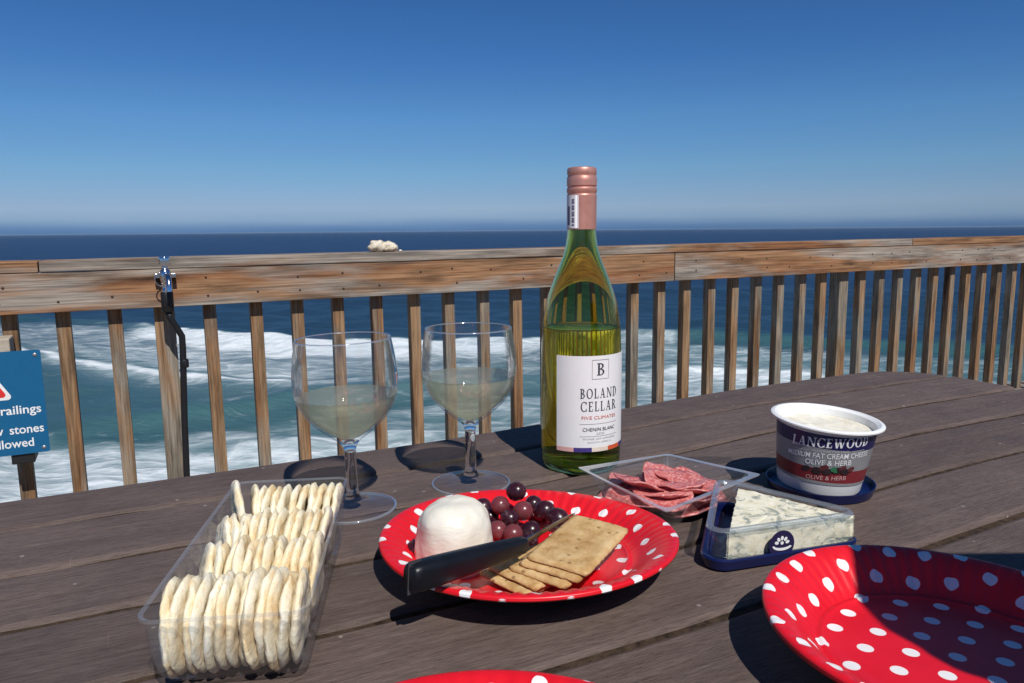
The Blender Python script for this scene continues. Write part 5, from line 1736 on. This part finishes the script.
# ------------------------------------------------------------------ cream cheese tub on its lid
def make_tub():
    X, Y = 0.2795, 0.6640
    lid = empty("tub_lid", (X + 0.0045, Y + 0.0045, TABLE))
    tag(lid, "upturned round navy lid underneath the cream cheese tub", "lid")
    lp = [(0.0, 0.0006), (0.042, 0.0004), (0.0452, 0.0010), (0.0470, 0.0075), (0.0474, 0.0090), (0.0464, 0.0092), (0.0440, 0.0030), (0.041, 0.0022), (0.0, 0.0022)]
    build("dish", lathe(lp, 80), MAT['navy'], lid, smooth=True, auto=35)
    lw = [(0.0, 0.0026), (0.041, 0.0026), (0.041, 0.0023)]
    t = empty("cream_cheese_tub", (X + 0.0010, Y + 0.0005, TABLE + 0.0066), (radians(0.5), radians(4.6), -math.atan2(X, Y)))
    tag(t, "open cream cheese tub with navy, grey and maroon bands, tilted on its lid", "tub")
    white = plain("tub_white_plastic", (0.80, 0.80, 0.79), 0.35, 0.5, vary=0.01)
    navy = plain("tub_navy_print", (0.010, 0.010, 0.075), 0.38, 0.5, vary=0.03)
    grey = plain("tub_grey_print", (0.235, 0.235, 0.245), 0.38, 0.5, vary=0.03)
    maroon = plain("tub_maroon_print", (0.185, 0.018, 0.024), 0.38, 0.5, vary=0.03)
    ink = plain("tub_white_print", (0.78, 0.78, 0.78), 0.45)
    inkg = plain("tub_pale_print", (0.50, 0.50, 0.51), 0.45)
    inkr = plain("tub_pink_print", (0.60, 0.36, 0.35), 0.45)
    Rz = lambda z: 0.0360 + (0.0428 - 0.0360) * (z / 0.060)
    body = [(0.0, 0.0), (0.0335, 0.0), (0.0352, 0.0006), (0.0360, 0.0022), (Rz(0.030), 0.030), (Rz(0.0575), 0.0575), (0.0440, 0.0585), (0.0474, 0.0598), (0.0484, 0.0610), (0.0484, 0.0622), (0.0474, 0.0630), (0.0450, 0.0632), (0.0420, 0.0610), (0.0415, 0.058), (0.0400, 0.040), (0.0340, 0.004), (0.0, 0.004)]
    build("body", lathe(body, 96), white, t, smooth=True, auto=35)

    def band(z0, z1, m, name):
        V, Fc = lathe([(Rz(z0) + .0003, z0), (Rz((z0 + z1) / 2) + .0003, (z0 + z1) / 2), (Rz(z1) + .0003, z1)], 96)
        return build(name, (V, Fc), m, t, smooth=True)
    band(0.0445, 0.0568, navy, "navy_band")
    band(0.0255, 0.0445, grey, "grey_band")
    band(0.0138, 0.0255, maroon, "maroon_band")
    band(0.0112, 0.0138, grey, "lower_grey_band")
    W = lambda g, z, x=0, l=0.0006: wrap(([(v[0] + x, v[1] + (v[0] + x) * 0.105, 0) for v in g[0]], g[1]), Rz, radians(8), z, l)
    build("brand_lettering", join(W(serif("LANCEWOOD", 0.0086, 0.0665, 0.10, 1.35), 0.0462)), ink, t)
    build("description_lettering", join(W(sans("MEDIUM FAT CREAM CHEESE", 0.0050, 0.006, 0.072), 0.0360), W(sans("OLIVE & HERB", 0.0050, 0.006, 0.038), 0.0298)), ink, t)
    build("fine_print", join(W(sans("PRESERVATIVE FREE", 0.0020, 0.004, 0.030), 0.0416), W(flat_rect(0.013, 0.0004, -0.024), 0.0424), W(flat_rect(0.013, 0.0004, 0.024), 0.0424)), inkg, t)
    build("flavour_lettering", W(sans("OLIVE & HERB", 0.0040, 0.0, 0.033), 0.0160), inkr, t)
    ol = plain("printed_olive", (0.030, 0.016, 0.020), 0.4, vary=0.4, scale=200)
    olr = plain("printed_red_olive", (0.10, 0.022, 0.026), 0.4, vary=0.4, scale=200)
    gr = plain("printed_herb", (0.03, 0.16, 0.07), 0.5)

    def ell(x, z, a, b, rot=0):
        n = 22
        V = [(x + a * cos(q) * cos(rot) - b * sin(q) * sin(rot), z + a * cos(q) * sin(rot) + b * sin(q) * cos(rot), 0) for q in np.linspace(0, 2 * pi, n, endpoint=False)]
        return V, [tuple(range(n))]
    build("olive_picture", join(*[setmat(W(ell(*e[:5]), 0.0021, 0, 0.0005 + 0.0001 * i), e[5]) for i, e in enumerate((
        (-0.0175, 0.0232, 0.0038, 0.0027, 0.1, 0), (-0.0085, 0.0222, 0.0046, 0.0034, -0.2, 0), (-0.0030, 0.0252, 0.0036, 0.0030, 0.3, 1), (0.0005, 0.0218, 0.0042, 0.0028, 0.2, 0),
        (0.0085, 0.0232, 0.0036, 0.0030, 0.0, 0), (0.0120, 0.0250, 0.0034, 0.0024, 0.5, 1), (0.0145, 0.0220, 0.0042, 0.0028, -0.3, 0), (0.0195, 0.0238, 0.0032, 0.0022, 0.3, 1), (0.0045, 0.0245, 0.0026, 0.0022, 0.8, 2), (0.0058, 0.0228, 0.0020, 0.0014, -0.7, 2)))]), [ol, olr, gr], t)
    k = NT("soft_cream_cheese")
    f = k.noise(k.coord(), 70, 5, 0.6)
    h = k.noise(k.coord((1, 1, 1), loc=(2, 2, 2)), 160, 4, 0.6)
    col = k.ramp(f, [(0.3, (0.66, 0.60, 0.46)), (0.6, (0.80, 0.77, 0.67))])
    col = k.mix(k.ramp(h, [(0.66, 0.0), (0.74, 0.6)]), col, (0.20, 0.20, 0.12))
    k.set(Base_Color=col, Roughness=0.5, Subsurface_Weight=0.1, Subsurface_Radius=(0.004, 0.003, 0.002), Subsurface_Scale=1.0)
    k.bump(f, 0.5, 0.002)
    prof = [(0.0, 0.0515), (0.008, 0.0515), (0.016, 0.0515), (0.024, 0.0515), (0.031, 0.0515), (0.036, 0.0515), (0.0385, 0.0518), (0.0405, 0.0522)]
    V, Fc = lathe(prof, 72)
    V = [(x, y, z + 0.0042 * (mnoise.noise(Vector((x * 55, y * 55, 1))) + 0.4 * mnoise.noise(Vector((x * 160, y * 160, 2)))) * min(1, max(0, (0.0395 - math.hypot(x, y)) / 0.01))) for x, y, z in V]
    V = [(x * 1.01, y * 1.01, z + 0.0025) for x, y, z in V]
    build("cheese_filling", (V, [f_[::-1] if 0 else f_ for f_ in Fc]), k.m, t, smooth=True)


make_tub()


# ------------------------------------------------------------------ bag added out of view at the right to cast the shade on the empty plate
def make_shade_bag():
    x0, y0, w, d, h = 0.353, 0.070, 0.24, 0.13, 0.435
    t = empty("added_shade_bag", (x0 + w / 2, y0 + d / 2, TABLE))
    tag(t, "tall dark blue bag, added out of view to shade the empty plate", "bag")
    cloth = NT("navy_bag_fabric"); c = cloth.coord((1, 1, 1)); f = cloth.noise(c, 220, 3)
    cloth.set(Base_Color=cloth.ramp(f, [(0.3, (0.02, 0.03, 0.07)), (0.7, (0.035, 0.05, 0.10))]), Roughness=0.85)
    cloth.bump(f, 0.5, 0.001)
    trim = plain("black_webbing", (0.015, 0.015, 0.016), 0.8)
    r = lambda e: rounded([(-w / 2 + e, -d / 2 + e), (w / 2 - e, -d / 2 + e), (w / 2 - e, d / 2 - e), (-w / 2 + e, d / 2 - e)], 0.025, 6)
    build("body", loft([z3(r(0.006), 0.001), z3(r(0.0), 0.012), z3(r(-0.002), 0.2), z3(r(0.0), h - 0.05)]), cloth.m, t, smooth=True, auto=45)
    build("lid", loft([z3(r(-0.003), h - 0.049), z3(r(-0.003), h - 0.015), z3(r(0.008), h - 0.002), z3(r(0.02), h)]), cloth.m, t, smooth=True, auto=45)
    build("zip", loft([z3(r(-0.0045), h - 0.055), z3(r(-0.0045), h - 0.046)]), trim, t, smooth=True, auto=45)
    build("handle", tube([(-0.05, 0, h - 0.002), (-0.045, 0, h + 0.02), (0, 0, h + 0.03), (0.045, 0, h + 0.02), (0.05, 0, h - 0.002)], 0.007, 10), trim, t, smooth=True)
    pk = rounded([(-0.08, 0.05), (0.08, 0.05), (0.08, 0.22), (-0.08, 0.22)], 0.015, 5)
    build("front_pocket", loft([[(a, -d / 2 - 0.003, b) for a, b in pk], [(a * .96, -d / 2 - 0.018, .135 + (b - .135) * .96) for a, b in pk]]), cloth.m, t, smooth=True, auto=45)


make_shade_bag()

bpy.context.view_layer.update()
